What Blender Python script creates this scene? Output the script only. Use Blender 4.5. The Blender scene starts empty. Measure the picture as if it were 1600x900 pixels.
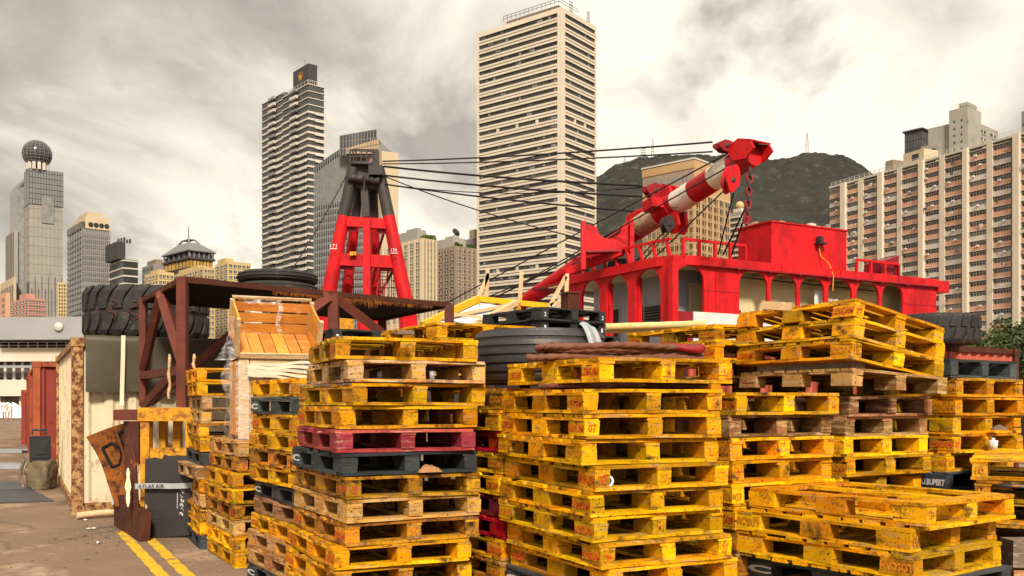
import bpy, bmesh, math, random
from math import sin, cos, pi, radians, atan2, sqrt, hypot
from mathutils import Vector, Matrix, noise as mnoise
import numpy as np

random.seed(7)
RND = random.Random(11)
sc = bpy.context.scene
COL = sc.collection

# ------------------------------------------------------------------ camera, sky, sun, exposure
F, CX, HZ, EYE = 1450.0, 800.0, 628.0, 1.56       # focal length / horizon of the photograph in its pixels, eye height in metres
cam_d = bpy.data.cameras.new('camera')
cam = bpy.data.objects.new('camera', cam_d); COL.objects.link(cam)
cam.location = (0, 0, EYE); cam.rotation_euler = (radians(90), 0, 0)
cam_d.sensor_width = 36; cam_d.lens = 36*F/1600; cam_d.shift_y = (HZ-450)/1600
cam_d.clip_start = 0.1; cam_d.clip_end = 9000
sc.camera = cam
sc.render.resolution_x = 1024; sc.render.resolution_y = 576
try:
    sc.cycles.use_denoising = True
    sc.cycles.denoiser = 'OPENIMAGEDENOISE'
    sc.cycles.max_bounces = 6; sc.cycles.diffuse_bounces = 1; sc.cycles.glossy_bounces = 2
    sc.cycles.transparent_max_bounces = 8
    sc.cycles.caustics_reflective = False; sc.cycles.caustics_refractive = False
except Exception:
    pass
sc.view_settings.view_transform = 'Standard'; sc.view_settings.look = 'None'
sc.view_settings.exposure = 0.44; sc.view_settings.gamma = 1.0

SUN_EL, SUN_AZ = 40.0, 170.0       # azimuth measured from +Y (view direction) clockwise: behind the camera, to its right
sun_dir = Vector((sin(radians(SUN_AZ))*cos(radians(SUN_EL)), cos(radians(SUN_AZ))*cos(radians(SUN_EL)), sin(radians(SUN_EL))))
sd = bpy.data.lights.new('sun', 'SUN'); sd.energy = 3.6; sd.angle = radians(10); sd.color = (1.0, 0.92, 0.79)
so = bpy.data.objects.new('sun', sd); COL.objects.link(so); so.location = (30, -40, 60)
so.rotation_euler = sun_dir.to_track_quat('Z', 'Y').to_euler()

world = bpy.data.worlds.new('World'); sc.world = world; world.use_nodes = True
def build_world():
    t = world.node_tree; t.nodes.clear(); L = t.links
    def N(k, **a):
        n = t.nodes.new(k)
        for kk, v in a.items(): setattr(n, kk, v)
        return n
    def M(op, a, b=None, clamp=False):
        n = N('ShaderNodeMath', operation=op, use_clamp=clamp)
        for i, v in enumerate((a, b)):
            if v is None: continue
            if isinstance(v, (int, float)): n.inputs[i].default_value = v
            else: L.new(v, n.inputs[i])
        return n.outputs[0]
    sky = N('ShaderNodeTexSky'); sky.sky_type = 'NISHITA'; sky.sun_disc = False
    sky.sun_elevation = radians(SUN_EL); sky.sun_rotation = radians(SUN_AZ); sky.dust_density = 4.0
    skym = N('ShaderNodeMix', data_type='RGBA', blend_type='MULTIPLY'); skym.inputs[0].default_value = 1
    L.new(sky.outputs[0], skym.inputs[6]); skym.inputs[7].default_value = (0.105, 0.092, 0.075, 1)
    tc = N('ShaderNodeTexCoord'); sx = N('ShaderNodeSeparateXYZ'); L.new(tc.outputs['Generated'], sx.inputs[0])
    zz = M('ADD', M('MAXIMUM', sx.outputs[2], 0.0), 0.30)
    cb = N('ShaderNodeCombineXYZ')
    L.new(M('DIVIDE', sx.outputs[0], zz), cb.inputs[0]); L.new(M('DIVIDE', sx.outputs[1], zz), cb.inputs[1])
    def noise(off, scale, detail, rough, dist, stretch=(1, 1, 1)):
        mp = N('ShaderNodeMapping'); L.new(cb.outputs[0], mp.inputs[0])
        mp.inputs['Location'].default_value = off; mp.inputs['Scale'].default_value = stretch
        n = N('ShaderNodeTexNoise'); L.new(mp.outputs[0], n.inputs[0])
        n.inputs['Scale'].default_value = scale; n.inputs['Detail'].default_value = detail
        n.inputs['Roughness'].default_value = rough; n.inputs['Distortion'].default_value = dist
        return n.outputs[0]
    def ramp(x, stops):
        r = N('ShaderNodeValToRGB'); L.new(x, r.inputs[0]); e = r.color_ramp.elements
        while len(e) < len(stops): e.new(0.5)
        for i, (p, c) in enumerate(stops): e[i].position = p; e[i].color = (*c, 1)
        return r.outputs[0]
    big = noise(SKY_OFF, 0.85, 2.5, 0.45, 0.2, (0.75, 0.42, 1))
    det = noise((3.1, 7.7, 0), 2.6, 9.0, 0.58, 0.4, (1, 0.6, 1))
    mixv = M('ADD', M('MULTIPLY', big, 0.66), M('MULTIPLY', det, 0.34))
    veil = ramp(mixv, [(0.39, (0.34, 0.31, 0.27)), (0.445, (0.54, 0.49, 0.42)), (0.49, (0.80, 0.725, 0.61)), (0.55, (1.12, 1.03, 0.86))])
    puff = noise((8.056, 17.635, 11.3), 3.4, 6.0, 0.52, 0.15, (0.8, 0.5, 1))
    pm = ramp(puff, [(0.57, (0, 0, 0)), (0.67, (1, 1, 1))])
    dk = N('ShaderNodeMix', data_type='RGBA'); L.new(M("MULTIPLY", pm, 0.72), dk.inputs[0]); L.new(veil, dk.inputs[6])
    dk.inputs[7].default_value = (0.29, 0.265, 0.235, 1)
    mx = N('ShaderNodeMix', data_type='RGBA'); mx.inputs[0].default_value = 0.93
    L.new(skym.outputs[2], mx.inputs[6]); L.new(dk.outputs[2], mx.inputs[7])
    bg = N('ShaderNodeBackground'); L.new(mx.outputs[2], bg.inputs[0]); bg.inputs[1].default_value = SKY_STRENGTH
    out = N('ShaderNodeOutputWorld'); L.new(bg.outputs[0], out.inputs[0])
SKY_OFF = (-3.3, 6.2, 0.0)
SKY_STRENGTH = 0.85
build_world()

def at(px, py, Y):                       # a point of the photograph at the depth Y, in metres
    return Vector(((px-CX)/F*Y, Y, EYE+(HZ-py)/F*Y))
def zat(py, Y): return EYE+(HZ-py)/F*Y
def xat(px, Y): return (px-CX)/F*Y

# ------------------------------------------------------------------ materials
MATS = {}
DIRT = (0.045, 0.026, 0.014)
def mat(name, c1, c2=None, rough=0.7, ns=3.0, wear=None, wamt=0.0, ws=(6, 6, 6), grime=None, gamt=0.0, gs=5.0, metal=0.0,
        bump=0.15, bs=40.0, rand=0.15, coord='Object', spec=0.35, stretch=None, hue=0.0, streak=0.0, speck=0.0, sps=45.0, crack=0.0):
    m = bpy.data.materials.new(name); m.use_nodes = True; MATS[name] = m
    t = m.node_tree; L = t.links; b = t.nodes['Principled BSDF']
    def N(k, **a):
        n = t.nodes.new(k)
        for kk, v in a.items(): setattr(n, kk, v)
        return n
    tc = N('ShaderNodeTexCoord'); oi = N('ShaderNodeObjectInfo')
    if coord == 'World':
        g = N('ShaderNodeNewGeometry'); vec = g.outputs['Position']
    else:
        rm = N('ShaderNodeMath', operation='MULTIPLY'); L.new(oi.outputs['Random'], rm.inputs[0]); rm.inputs[1].default_value = 91.7
        va = N('ShaderNodeVectorMath', operation='ADD'); L.new(tc.outputs['Object'], va.inputs[0]); L.new(rm.outputs[0], va.inputs[1]); vec = va.outputs[0]
    def noise(scale, detail=5, rough_=0.6, st=None, off=0):
        mp = N('ShaderNodeMapping'); L.new(vec, mp.inputs[0]); mp.inputs['Location'].default_value = (off, off*1.3, off*.7)
        if st: mp.inputs['Scale'].default_value = st
        n = N('ShaderNodeTexNoise'); L.new(mp.outputs[0], n.inputs[0]); n.inputs['Scale'].default_value = scale
        n.inputs['Detail'].default_value = detail; n.inputs['Roughness'].default_value = rough_
        return n.outputs[0]
    def step(x, lo, hi):
        r = N('ShaderNodeMapRange'); L.new(x, r.inputs[0]); r.inputs[1].default_value = lo; r.inputs[2].default_value = hi
        return r.outputs[0]
    def mix(f, a, c):
        x = N('ShaderNodeMix', data_type='RGBA')
        if isinstance(f, (int, float)): x.inputs[0].default_value = f
        else: L.new(f, x.inputs[0])
        for i, v in ((6, a), (7, c)):
            if isinstance(v, tuple): x.inputs[i].default_value = (*v[:3], 1)
            else: L.new(v, x.inputs[i])
        return x.outputs[2]
    col = mix(step(noise(ns, 4, .6, stretch), .3, .7), c1, c2 or tuple(v*.8 for v in c1))
    if rand or hue:
        h = N('ShaderNodeHueSaturation'); L.new(col, h.inputs['Color'])
        r = N('ShaderNodeMapRange'); L.new(oi.outputs['Random'], r.inputs[0]); r.inputs[3].default_value = 1-rand; r.inputs[4].default_value = 1+rand*.6
        L.new(r.outputs[0], h.inputs['Value'])
        if hue:
            wn = N('ShaderNodeTexWhiteNoise', noise_dimensions='1D'); L.new(oi.outputs['Random'], wn.inputs['W'])
            r2 = N('ShaderNodeMapRange'); L.new(wn.outputs[0], r2.inputs[0]); r2.inputs[3].default_value = .5-hue; r2.inputs[4].default_value = .5+hue
            L.new(r2.outputs[0], h.inputs['Hue'])
        col = h.outputs[0]
    if wear and wamt > 0:
        e = .72-.42*wamt
        col = mix(step(noise(1.0, 7, .68, ws, 3.1), e, e+.1), col, wear)
    if grime and gamt > 0:
        e = .74-.42*gamt
        col = mix(step(noise(gs, 8, .7, None, 8.2), e, e+.16), col, grime)
    if speck > 0:
        col = mix(step(noise(sps, 4, .75, None, 2.7), .70-.2*speck, .78-.2*speck), col, grime or DIRT)
    if crack > 0:
        for ax in ((60, 2.2, 60), (2.2, 60, 60)):
            col = mix(step(noise(1.0, 3, .6, ax, 6.1+ax[0]*.01), .72-.14*crack, .76-.14*crack), col, grime or DIRT)
    if streak > 0 and grime:
        col = mix(step(noise(1.0, 5, .6, (3.0, 3.0, .25), 5.5), .74-.4*streak, .95-.4*streak), col, grime)
    ocm = N('ShaderNodeMix', data_type='RGBA', blend_type='MULTIPLY'); ocm.inputs[0].default_value = 1; L.new(col, ocm.inputs[6]); L.new(oi.outputs['Color'], ocm.inputs[7]); col = ocm.outputs[2]
    L.new(col, b.inputs['Base Color'])
    rr = N('ShaderNodeMapRange'); L.new(noise(bs*.3), rr.inputs[0]); rr.inputs[3].default_value = max(.05, rough-.15); rr.inputs[4].default_value = min(1, rough+.15)
    L.new(rr.outputs[0], b.inputs['Roughness'])
    b.inputs['Metallic'].default_value = metal
    b.inputs['Specular IOR Level'].default_value = spec
    if bump:
        bp = N('ShaderNodeBump'); L.new(noise(bs, 6, .65, stretch), bp.inputs['Height']); bp.inputs['Strength'].default_value = min(1, bump*2); bp.inputs['Distance'].default_value = .02 if coord == 'Object' else .2
        L.new(bp.outputs[0], b.inputs['Normal'])
    return m

# pallets (paint over timber: scraped wood and dirt are part of the paint's wear)
for nm, a, c, w, wa, ga in (('pallet_yellow', (.95, .485, .003), (.78, .32, .003), (.50, .29, .10), .42, .52),
                            ('pallet_yellow_dark', (.72, .32, .010), (.50, .20, .010), (.40, .22, .08), .50, .62),
                            ('pallet_ochre', (.66, .33, .05), (.50, .24, .05), (.56, .36, .17), .62, .50),
                            ('pallet_natural', (.58, .33, .13), (.42, .21, .075), (.66, .46, .25), .50, .42),
                            ('pallet_brown', (.44, .22, .085), (.30, .14, .055), (.56, .36, .18), .50, .5),
                            ('pallet_grey', (.080, .094, .100), (.055, .064, .070), (.20, .20, .19), .30, .40),
                            ('pallet_pink', (.42, .055, .055), (.30, .035, .035), (.45, .25, .18), .40, .42),
                            ('pallet_red', (.62, .012, .010), (.45, .008, .008), (.40, .15, .08), .18, .35),
                            ('pallet_maroon', (.20, .022, .018), (.12, .015, .012), (.3, .14, .09), .25, .45)):
    mat(nm, a, c, rough=.62, ns=7, wear=w, wamt=wa, ws=(5, 5, 34), grime=DIRT, gamt=ga, gs=7, bump=.14, bs=70, rand=.46, hue=.016, stretch=None, spec=.12, speck=.55, crack=.55)
mat('plastic_black', (.022, .023, .026), (.035, .035, .038), rough=.45, grime=(.12, .10, .08), gamt=.25, bump=.1)
mat('stencil_red', (.66, .018, .004), (.55, .05, .006), rough=.7, wear=(.66, .30, .01), wamt=.52, ws=(60, 60, 60), bump=0, rand=.3)
mat('stencil_faded', (.60, .12, .006), (.62, .19, .008), rough=.7, wear=(.70, .32, .008), wamt=.60, ws=(50, 50, 50), bump=0, rand=.2)
mat('stencil_white', (.72, .72, .70), (.6, .6, .6), rough=.6, wear=(.08, .09, .1), wamt=.35, ws=(60, 60, 60), bump=0)
mat('stencil_dark', (.05, .03, .02), rough=.7, bump=0)
mat('timber_new', (.78, .34, .06), (.66, .25, .04), rough=.6, ns=6, wear=(.82, .50, .20), wamt=.3, ws=(8, 8, 20), grime=(.20, .08, .02), gamt=.25, gs=9, bump=.2, rand=.25, hue=.01)
mat('timber_pale', (.68, .47, .26), (.55, .36, .18), rough=.65, ns=6, wear=(.75, .58, .38), wamt=.4, ws=(8, 8, 30), grime=(.12, .07, .03), gamt=.3, bump=.2, rand=.25)
mat('timber_grey', (.28, .20, .14), (.19, .13, .09), rough=.8, ns=6, wear=(.42, .34, .26), wamt=.4, ws=(6, 6, 40), grime=DIRT, gamt=.4, bump=.3, rand=.3)
# steel
mat('rust', (.115, .034, .018), (.065, .020, .012), rough=.8, ns=4, wear=(.34, .11, .02), wamt=.30, ws=(5, 5, 5), grime=(.02, .01, .008), gamt=.35, bump=.4, bs=60, spec=.2)
mat('rust_orange', (.30, .10, .018), (.16, .045, .014), rough=.85, ns=5, wear=(.07, .022, .012), wamt=.48, ws=(7, 7, 7), grime=(.03, .012, .008), gamt=.35, bump=.5, bs=60, spec=.15)
mat('rust_red', (.17, .040, .022), (.10, .026, .018), rough=.7, ns=4, wear=(.30, .09, .03), wamt=.25, ws=(6, 6, 6), grime=(.03, .012, .01), gamt=.3, bump=.3, bs=50, spec=.3)
mat('steel_yellow', (.74, .36, .012), (.60, .25, .012), rough=.55, ns=3, wear=(.30, .10, .02), wamt=.45, ws=(7, 7, 7), grime=(.04, .016, .008), gamt=.45, gs=9, bump=.2)
mat('steel_yellow_bright', (.86, .52, .012), (.74, .42, .012), rough=.5, ns=3, wear=(.40, .2, .03), wamt=.2, ws=(8, 8, 8), grime=DIRT, gamt=.2, gs=9, bump=.1)
mat('container_white', (.76, .64, .44), (.66, .53, .34), rough=.6, ns=1.2, wear=(.32, .10, .02), wamt=.34, ws=(6, 6, 2.4), grime=(.16, .05, .014), gamt=.36, gs=6, bump=.2, streak=.35, rand=0)
mat('container_post', (.56, .34, .14), (.40, .20, .07), rough=.7, ns=3, wear=(.15, .042, .014), wamt=.60, ws=(13, 13, 11), grime=(.06, .018, .008), gamt=.56, gs=14, bump=.35, rand=0)
mat('container_red', (.30, .040, .022), (.24, .035, .022), rough=.6, ns=2, wear=(.36, .10, .02), wamt=.3, ws=(4, 4, 2), grime=(.07, .02, .012), gamt=.35, gs=5, bump=.2, rand=.1)
mat('container_orange', (.42, .10, .025), (.32, .06, .02), rough=.7, ns=3, wear=(.16, .045, .018), wamt=.45, ws=(5, 5, 2.5), grime=(.05, .016, .01), gamt=.4, gs=6, bump=.25, rand=.1)
mat('container_salmon', (.55, .115, .065), (.46, .085, .05), rough=.6, ns=2, wear=(.14, .04, .02), wamt=.3, ws=(4, 4, 2), grime=(.04, .015, .01), gamt=.3, gs=5, bump=.15, rand=0)
mat('container_grey', (.36, .36, .36), (.28, .27, .26), rough=.6, ns=2, wear=(.25, .1, .04), wamt=.3, ws=(4, 4, 2), grime=(.06, .03, .02), gamt=.35, gs=5, bump=.2, rand=0)
mat('ship_red', (.66, .014, .018), (.56, .008, .012), rough=.5, ns=.9, wear=(.42, .008, .014), wamt=.52, ws=(.9, .9, .5), grime=(.17, .022, .014), gamt=.40, gs=4.5, bump=.25, bs=4, rand=.06, streak=.34, spec=.2, speck=.2, sps=9)
mat('ship_red_dark', (.30, .010, .018), (.22, .008, .014), rough=.5, ns=2, wear=(.44, .02, .02), wamt=.3, ws=(3, 3, 3), grime=(.05, .006, .008), gamt=.3, bump=.15)
mat('boom_red', (.50, .012, .016), (.34, .008, .012), rough=.42, ns=1.2, wear=(.52, .02, .02), wamt=.3, ws=(2, 2, 2), grime=(.12, .01, .012), gamt=.3, gs=3, bump=.1)
mat('boom_white', (.80, .74, .64), (.72, .63, .50), rough=.5, ns=1.4, wear=(.30, .17, .09), wamt=.42, ws=(2.6, 2.6, 2.6), grime=(.10, .05, .025), gamt=.35, gs=2.5, bump=.1)
mat('boom_tan', (.62, .47, .31), (.52, .36, .22), rough=.5, ns=1.4, wear=(.26, .13, .07), wamt=.5, ws=(2.6, 2.6, 2.6), grime=(.10, .05, .025), gamt=.42, gs=2.5, bump=.1)
mat('ship_black', (.040, .034, .032), (.060, .045, .040), rough=.55, ns=1.5, wear=(.12, .05, .035), wamt=.3, ws=(2, 2, 2), grime=(.015, .012, .01), gamt=.3, bump=.2, bs=12)
mat('ship_grey', (.62, .67, .72), (.55, .60, .65), rough=.5, ns=2, grime=(.12, .12, .12), gamt=.2, bump=.05)
mat('ship_cream', (.80, .62, .34), (.72, .54, .28), rough=.6, ns=2, grime=(.20, .13, .06), gamt=.25, bump=.05)
mat('ship_white', (.72, .71, .68), (.64, .62, .58), rough=.5, ns=2, grime=(.3, .25, .2), gamt=.25, bump=.05)
mat('ship_dark', (.035, .035, .035), rough=.6, bump=.05)
mat('cable', (.018, .017, .017), rough=.6, bump=0)
mat('wire_rope', (.20, .075, .040), (.13, .048, .026), rough=.7, ns=12, wear=(.20, .08, .03), wamt=.3, ws=(10, 10, 10), bump=.2, rand=.2)
mat('rubber', (.020, .019, .019), (.036, .031, .028), rough=.72, ns=3, wear=(.085, .062, .048), wamt=.40, ws=(4, 4, 4), grime=(.12, .088, .066), gamt=.36, gs=5, bump=.3, bs=40, spec=.4)
mat('rubber_smooth', (.030, .029, .031), (.046, .042, .041), rough=.5, ns=2.5, wear=(.125, .085, .062), wamt=.36, ws=(1.5, 1.5, 4), grime=(.018, .015, .014), gamt=.3, gs=4, bump=.12, spec=.45)
mat('tarp_olive', (.085, .068, .040), (.060, .048, .028), rough=.5, ns=2, wear=(.12, .10, .065), wamt=.22, ws=(3, 3, 3), grime=(.025, .018, .01), gamt=.25, bump=.06, bs=6, spec=.4)
mat('felt_black', (.010, .010, .010), (.018, .017, .017), rough=.9, ns=30, bump=.4, bs=90, spec=.15)
mat('board_black', (.026, .022, .022), (.040, .032, .030), rough=.5, ns=2, wear=(.10, .085, .075), wamt=.2, ws=(4, 4, 20), grime=(.16, .13, .10), gamt=.2, gs=5, bump=.08)
mat('strap_grey', (.40, .42, .44), (.33, .35, .37), rough=.4, ns=5, bump=.05)
mat('strap_cream', (.74, .66, .48), (.64, .55, .38), rough=.7, ns=5, bump=.1)
mat('white_sheet', (.74, .74, .72), (.66, .65, .62), rough=.5, ns=2, grime=(.35, .32, .28), gamt=.25, gs=2, bump=.05)
mat('stone', (.20, .15, .085), (.11, .08, .05), rough=.9, ns=5, wear=(.30, .24, .15), wamt=.35, ws=(8, 8, 8), grime=(.04, .03, .02), gamt=.35, bump=.6, bs=14)
mat('plate_dark', (.060, .062, .068), (.090, .088, .088), rough=.55, ns=1.4, wear=(.15, .10, .07), wamt=.25, ws=(2, 2, 2), bump=.08)
mat('bamboo', (.68, .50, .22), (.58, .40, .15), rough=.55, ns=5, grime=(.25, .15, .05), gamt=.2, bump=.08)
mat('cloth_tan', (.42, .21, .09), (.34, .16, .07), rough=.9, bump=.2)
mat('cloth_white', (.76, .76, .74), (.68, .68, .66), rough=.9, bump=.1)
mat('cloth_dark', (.035, .040, .050), rough=.9, bump=.1)
mat('cloth_check', (.60, .52, .40), (.10, .07, .05), rough=.9, ns=9, bump=.1)
mat('skin', (.42, .24, .16), rough=.6, bump=0)
mat('hair', (.015, .012, .010), rough=.6, bump=0)
mat('bottle_green', (.03, .12, .07), rough=.15, bump=0)
mat('leaf', (.045, .085, .014), (.075, .115, .02), rough=.6, rand=.45, bump=0, hue=.02)
mat('bark', (.10, .07, .045), rough=.9, bump=.3)
def glass_like(name, c, rough, spec=.6):
    return mat(name, c, tuple(v*.6 for v in c), rough=rough, ns=.35, bump=0, rand=.35, coord='World', spec=spec)
# ------------------------------------------------------------------ mesh helpers
class MB:
    def __init__(s): s.v = []; s.f = []; s.mi = []; s.sm = []; s.cur = 0
    def add(s, vs, fs, smooth=False):
        o = len(s.v); s.v += [tuple(p) for p in vs]
        for f in fs: s.f.append([i+o for i in f]); s.mi.append(s.cur); s.sm.append(smooth)
        return s
    def box(s, x0, x1, y0, y1, z0, z1, M=None, jit=0, rnd=RND):
        vs = [Vector((x, y, z)) for z in (z0, z1) for y in (y0, y1) for x in (x0, x1)]
        if jit: vs = [p+Vector((rnd.uniform(-jit, jit) for _ in range(3))) for p in vs]
        if M is not None: vs = [M @ p for p in vs]
        return s.add(vs, [(0, 2, 3, 1), (4, 5, 7, 6), (0, 1, 5, 4), (2, 6, 7, 3), (0, 4, 6, 2), (1, 3, 7, 5)])
    def beam(s, a, b, w, h, up=(0, 0, 1)):
        a, b = Vector(a), Vector(b); d = (b-a); l = d.length; d.normalize()
        u = Vector(up)
        if abs(d.dot(u)) > .98: u = Vector((1, 0, 0))
        r = d.cross(u).normalized(); u = r.cross(d).normalized()
        M = Matrix((( r.x, d.x, u.x, a.x), (r.y, d.y, u.y, a.y), (r.z, d.z, u.z, a.z), (0, 0, 0, 1)))
        return s.box(-w/2, w/2, 0, l, -h/2, h/2, M)
    def tube(s, pts, rad, n=10, caps=True, closed=False, wob=None, smooth=True):
        pts = [Vector(p) for p in pts]; k = len(pts)
        rs = rad if isinstance(rad, (list, tuple)) else [rad]*k
        vs = []; prev = None
        for i, p in enumerate(pts):
            a = pts[(i-1) % k] if closed else pts[max(0, i-1)]; b = pts[(i+1) % k] if closed else pts[min(k-1, i+1)]
            t = (b-a).normalized() if (b-a).length > 1e-9 else Vector((0, 0, 1))
            if prev is None:
                u = Vector((0, 0, 1)) if abs(t.z) < .9 else Vector((1, 0, 0))
            else: u = prev
            u = (u-t*u.dot(t)).normalized(); w = t.cross(u); prev = u
            for j in range(n):
                an = 2*pi*j/n; r = rs[i]*(1 if wob is None else wob(i, an))
                vs.append(p+u*cos(an)*r+w*sin(an)*r)
        fs = [(i*n+j, i*n+(j+1) % n, ((i+1) % k)*n+(j+1) % n, ((i+1) % k)*n+j) for i in range(k if closed else k-1) for j in range(n)]
        s.add(vs, fs, smooth)
        if caps and not closed:
            s.add(vs[:n], [tuple(range(n))[::-1]]); s.add(vs[-n:], [tuple(range(n))])
        return s
    def lathe(s, prof, n=32, c=(0, 0, 0), smooth=True, close=False, M=None):
        k = len(prof); vs = []
        for i in range(n):
            a = 2*pi*i/n
            for r, z in prof:
                p = Vector((c[0]+r*cos(a), c[1]+r*sin(a), c[2]+z)); vs.append(M @ p if M is not None else p)
        m = k if close else k-1
        fs = [(i*k+j, ((i+1) % n)*k+j, ((i+1) % n)*k+(j+1) % k, i*k+(j+1) % k) for i in range(n) for j in range(m)]
        return s.add(vs, fs, smooth)
    def prism(s, poly, y0, y1, M=None, smooth=False):          # poly in local x,z; extruded along y
        n = len(poly)
        vs = [Vector((x, y0, z)) for x, z in poly]+[Vector((x, y1, z)) for x, z in poly]
        if M is not None: vs = [M @ p for p in vs]
        fs = [tuple(range(n)), tuple(range(2*n-1, n-1, -1))]+[(i, i+n, (i+1) % n+n, (i+1) % n) for i in range(n)]
        return s.add(vs, fs, smooth)
    def grid(s, fn, nu, nv, thick=0, smooth=True):
        P = [[Vector(fn(i/nu, j/nv)) for j in range(nv+1)] for i in range(nu+1)]
        vs = [p for row in P for p in row]; w = nv+1
        fs = [(i*w+j, (i+1)*w+j, (i+1)*w+j+1, i*w+j+1) for i in range(nu) for j in range(nv)]
        s.add(vs, fs, smooth)
        if thick:
            vs2 = []
            for i in range(nu+1):
                for j in range(nv+1):
                    a = P[min(nu, i+1)][j]-P[max(0, i-1)][j]; b = P[i][min(nv, j+1)]-P[i][max(0, j-1)]
                    nn = a.cross(b); nn = nn.normalized() if nn.length > 1e-9 else Vector((0, 0, 1)); vs2.append(P[i][j]-nn*thick)
            s.add(vs2, [f[::-1] for f in fs], smooth)
            rim = [(i, 0) for i in range(nu+1)]+[(nu, j) for j in range(1, nv+1)]+[(i, nv) for i in range(nu-1, -1, -1)]+[(0, j) for j in range(nv-1, 0, -1)]
            vv = [P[i][j] for i, j in rim]; v2 = [vs2[i*w+j] for i, j in rim]; k = len(rim)
            s.add(vv+v2, [(q, q+k, (q+1) % k+k, (q+1) % k) for q in range(k)])
        return s
    def mesh(s, name, mats=()):
        me = bpy.data.meshes.new(name); me.from_pydata(s.v, [], s.f)
        for m in mats: me.materials.append(MATS[m])
        me.polygons.foreach_set('material_index', s.mi); me.polygons.foreach_set('use_smooth', s.sm)
        me.update(); return me
    def build(s, name, mats, parent=None, loc=(0, 0, 0), rot=(0, 0, 0), fixn=False):
        if isinstance(mats, str): mats = (mats,)
        me = s.mesh(name, mats)
        if fixn:
            bm = bmesh.new(); bm.from_mesh(me); bmesh.ops.recalc_face_normals(bm, faces=bm.faces); bm.to_mesh(me); bm.free()
        return link(name, me, parent, loc, rot)
def link(name, me, parent=None, loc=(0, 0, 0), rot=(0, 0, 0), scale=(1, 1, 1), m=None):
    o = bpy.data.objects.new(name, me); COL.objects.link(o)
    o.location = loc; o.rotation_euler = rot; o.scale = scale
    if parent is not None: o.parent = parent
    if m is not None:
        o.material_slots[0].link = 'OBJECT'; o.material_slots[0].material = MATS[m]
    return o
def tag(o, label, cat, group=None):
    o['label'] = label; o['category'] = cat
    if group: o['group'] = group
    return o
def empty(name, loc, rot, label, cat, group=None):
    o = bpy.data.objects.new(name, None); COL.objects.link(o); o.location = loc; o.rotation_euler = rot
    o.empty_display_size = .2
    return tag(o, label, cat, group)
def structure(o, kind='structure'): o['kind'] = kind; return o
_bm = {}
def part(name, parent, x0, x1, y0, y1, z0, z1, m):
    k = (round(x1-x0, 3), round(y1-y0, 3), round(z1-z0, 3))
    if k not in _bm: _bm[k] = MB().box(0, k[0], 0, k[1], 0, k[2]).mesh('box', ('ship_dark',))
    return link(name, _bm[k], parent, (x0, y0, z0), (0, 0, 0), (1, 1, 1), m)
def text_mesh(txt, size=1.0, bold=0.0, shear=0.0, xs=1.0):
    cu = bpy.data.curves.new('lettering', 'FONT'); cu.body = txt; cu.size = size; cu.align_x = 'CENTER'; cu.align_y = 'CENTER'
    cu.resolution_u = 2; cu.offset = bold; cu.shear = shear
    o = bpy.data.objects.new('lettering', cu); COL.objects.link(o)
    dg = bpy.context.evaluated_depsgraph_get(); dg.update()
    me = bpy.data.meshes.new_from_object(o.evaluated_get(dg), depsgraph=dg)
    vs = [(v.co.x*xs, v.co.y) for v in me.vertices]; fs = [tuple(p.vertices) for p in me.polygons]
    bpy.data.objects.remove(o); bpy.data.curves.remove(cu); bpy.data.meshes.remove(me)
    return vs, fs
_tx = {}
def put_text(mb, txt, origin, right, up, height, width, slot, off=.0015, bold=.02, shear=0):
    key = (txt, bold, shear)
    if key not in _tx: _tx[key] = text_mesh(txt, 1.0, bold, shear)
    vs, fs = _tx[key]
    xs = [v[0] for v in vs]; ys = [v[1] for v in vs]
    cx, cy = (min(xs)+max(xs))/2, (min(ys)+max(ys))/2; sx = width/(max(xs)-min(xs)); sy = height/(max(ys)-min(ys))
    o, r, u = Vector(origin), Vector(right), Vector(up); n = r.cross(u)
    c = mb.cur; mb.cur = slot
    mb.add([o+r*((x-cx)*sx)+u*((y-cy)*sy)+n*off for x, y in vs], fs); mb.cur = c
def yaw_dirs(b): b = radians(b); return Vector((cos(b), sin(b), 0)), Vector((-sin(b), cos(b), 0))
def len_R(pc, pr, Y, b):
    X = xat(pc, Y); k = (pr-CX)/F; r, _ = yaw_dirs(b); return (k*Y-X)/(r.x-k*r.y)
def len_L(pc, pl, Y, b):
    X = xat(pc, Y); k = (pl-CX)/F; _, l = yaw_dirs(b); return (k*Y-X)/(l.x-k*l.y)
ORD = ['top', 'second from top', 'third from top', 'fourth from top', 'fifth from top', 'sixth from top', 'seventh from top', 'eighth from top',
       'ninth from top', 'tenth from top', 'eleventh from top', 'twelfth from top', 'thirteenth from top', 'fourteenth from top', 'fifteenth from top', 'sixteenth from top']
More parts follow.
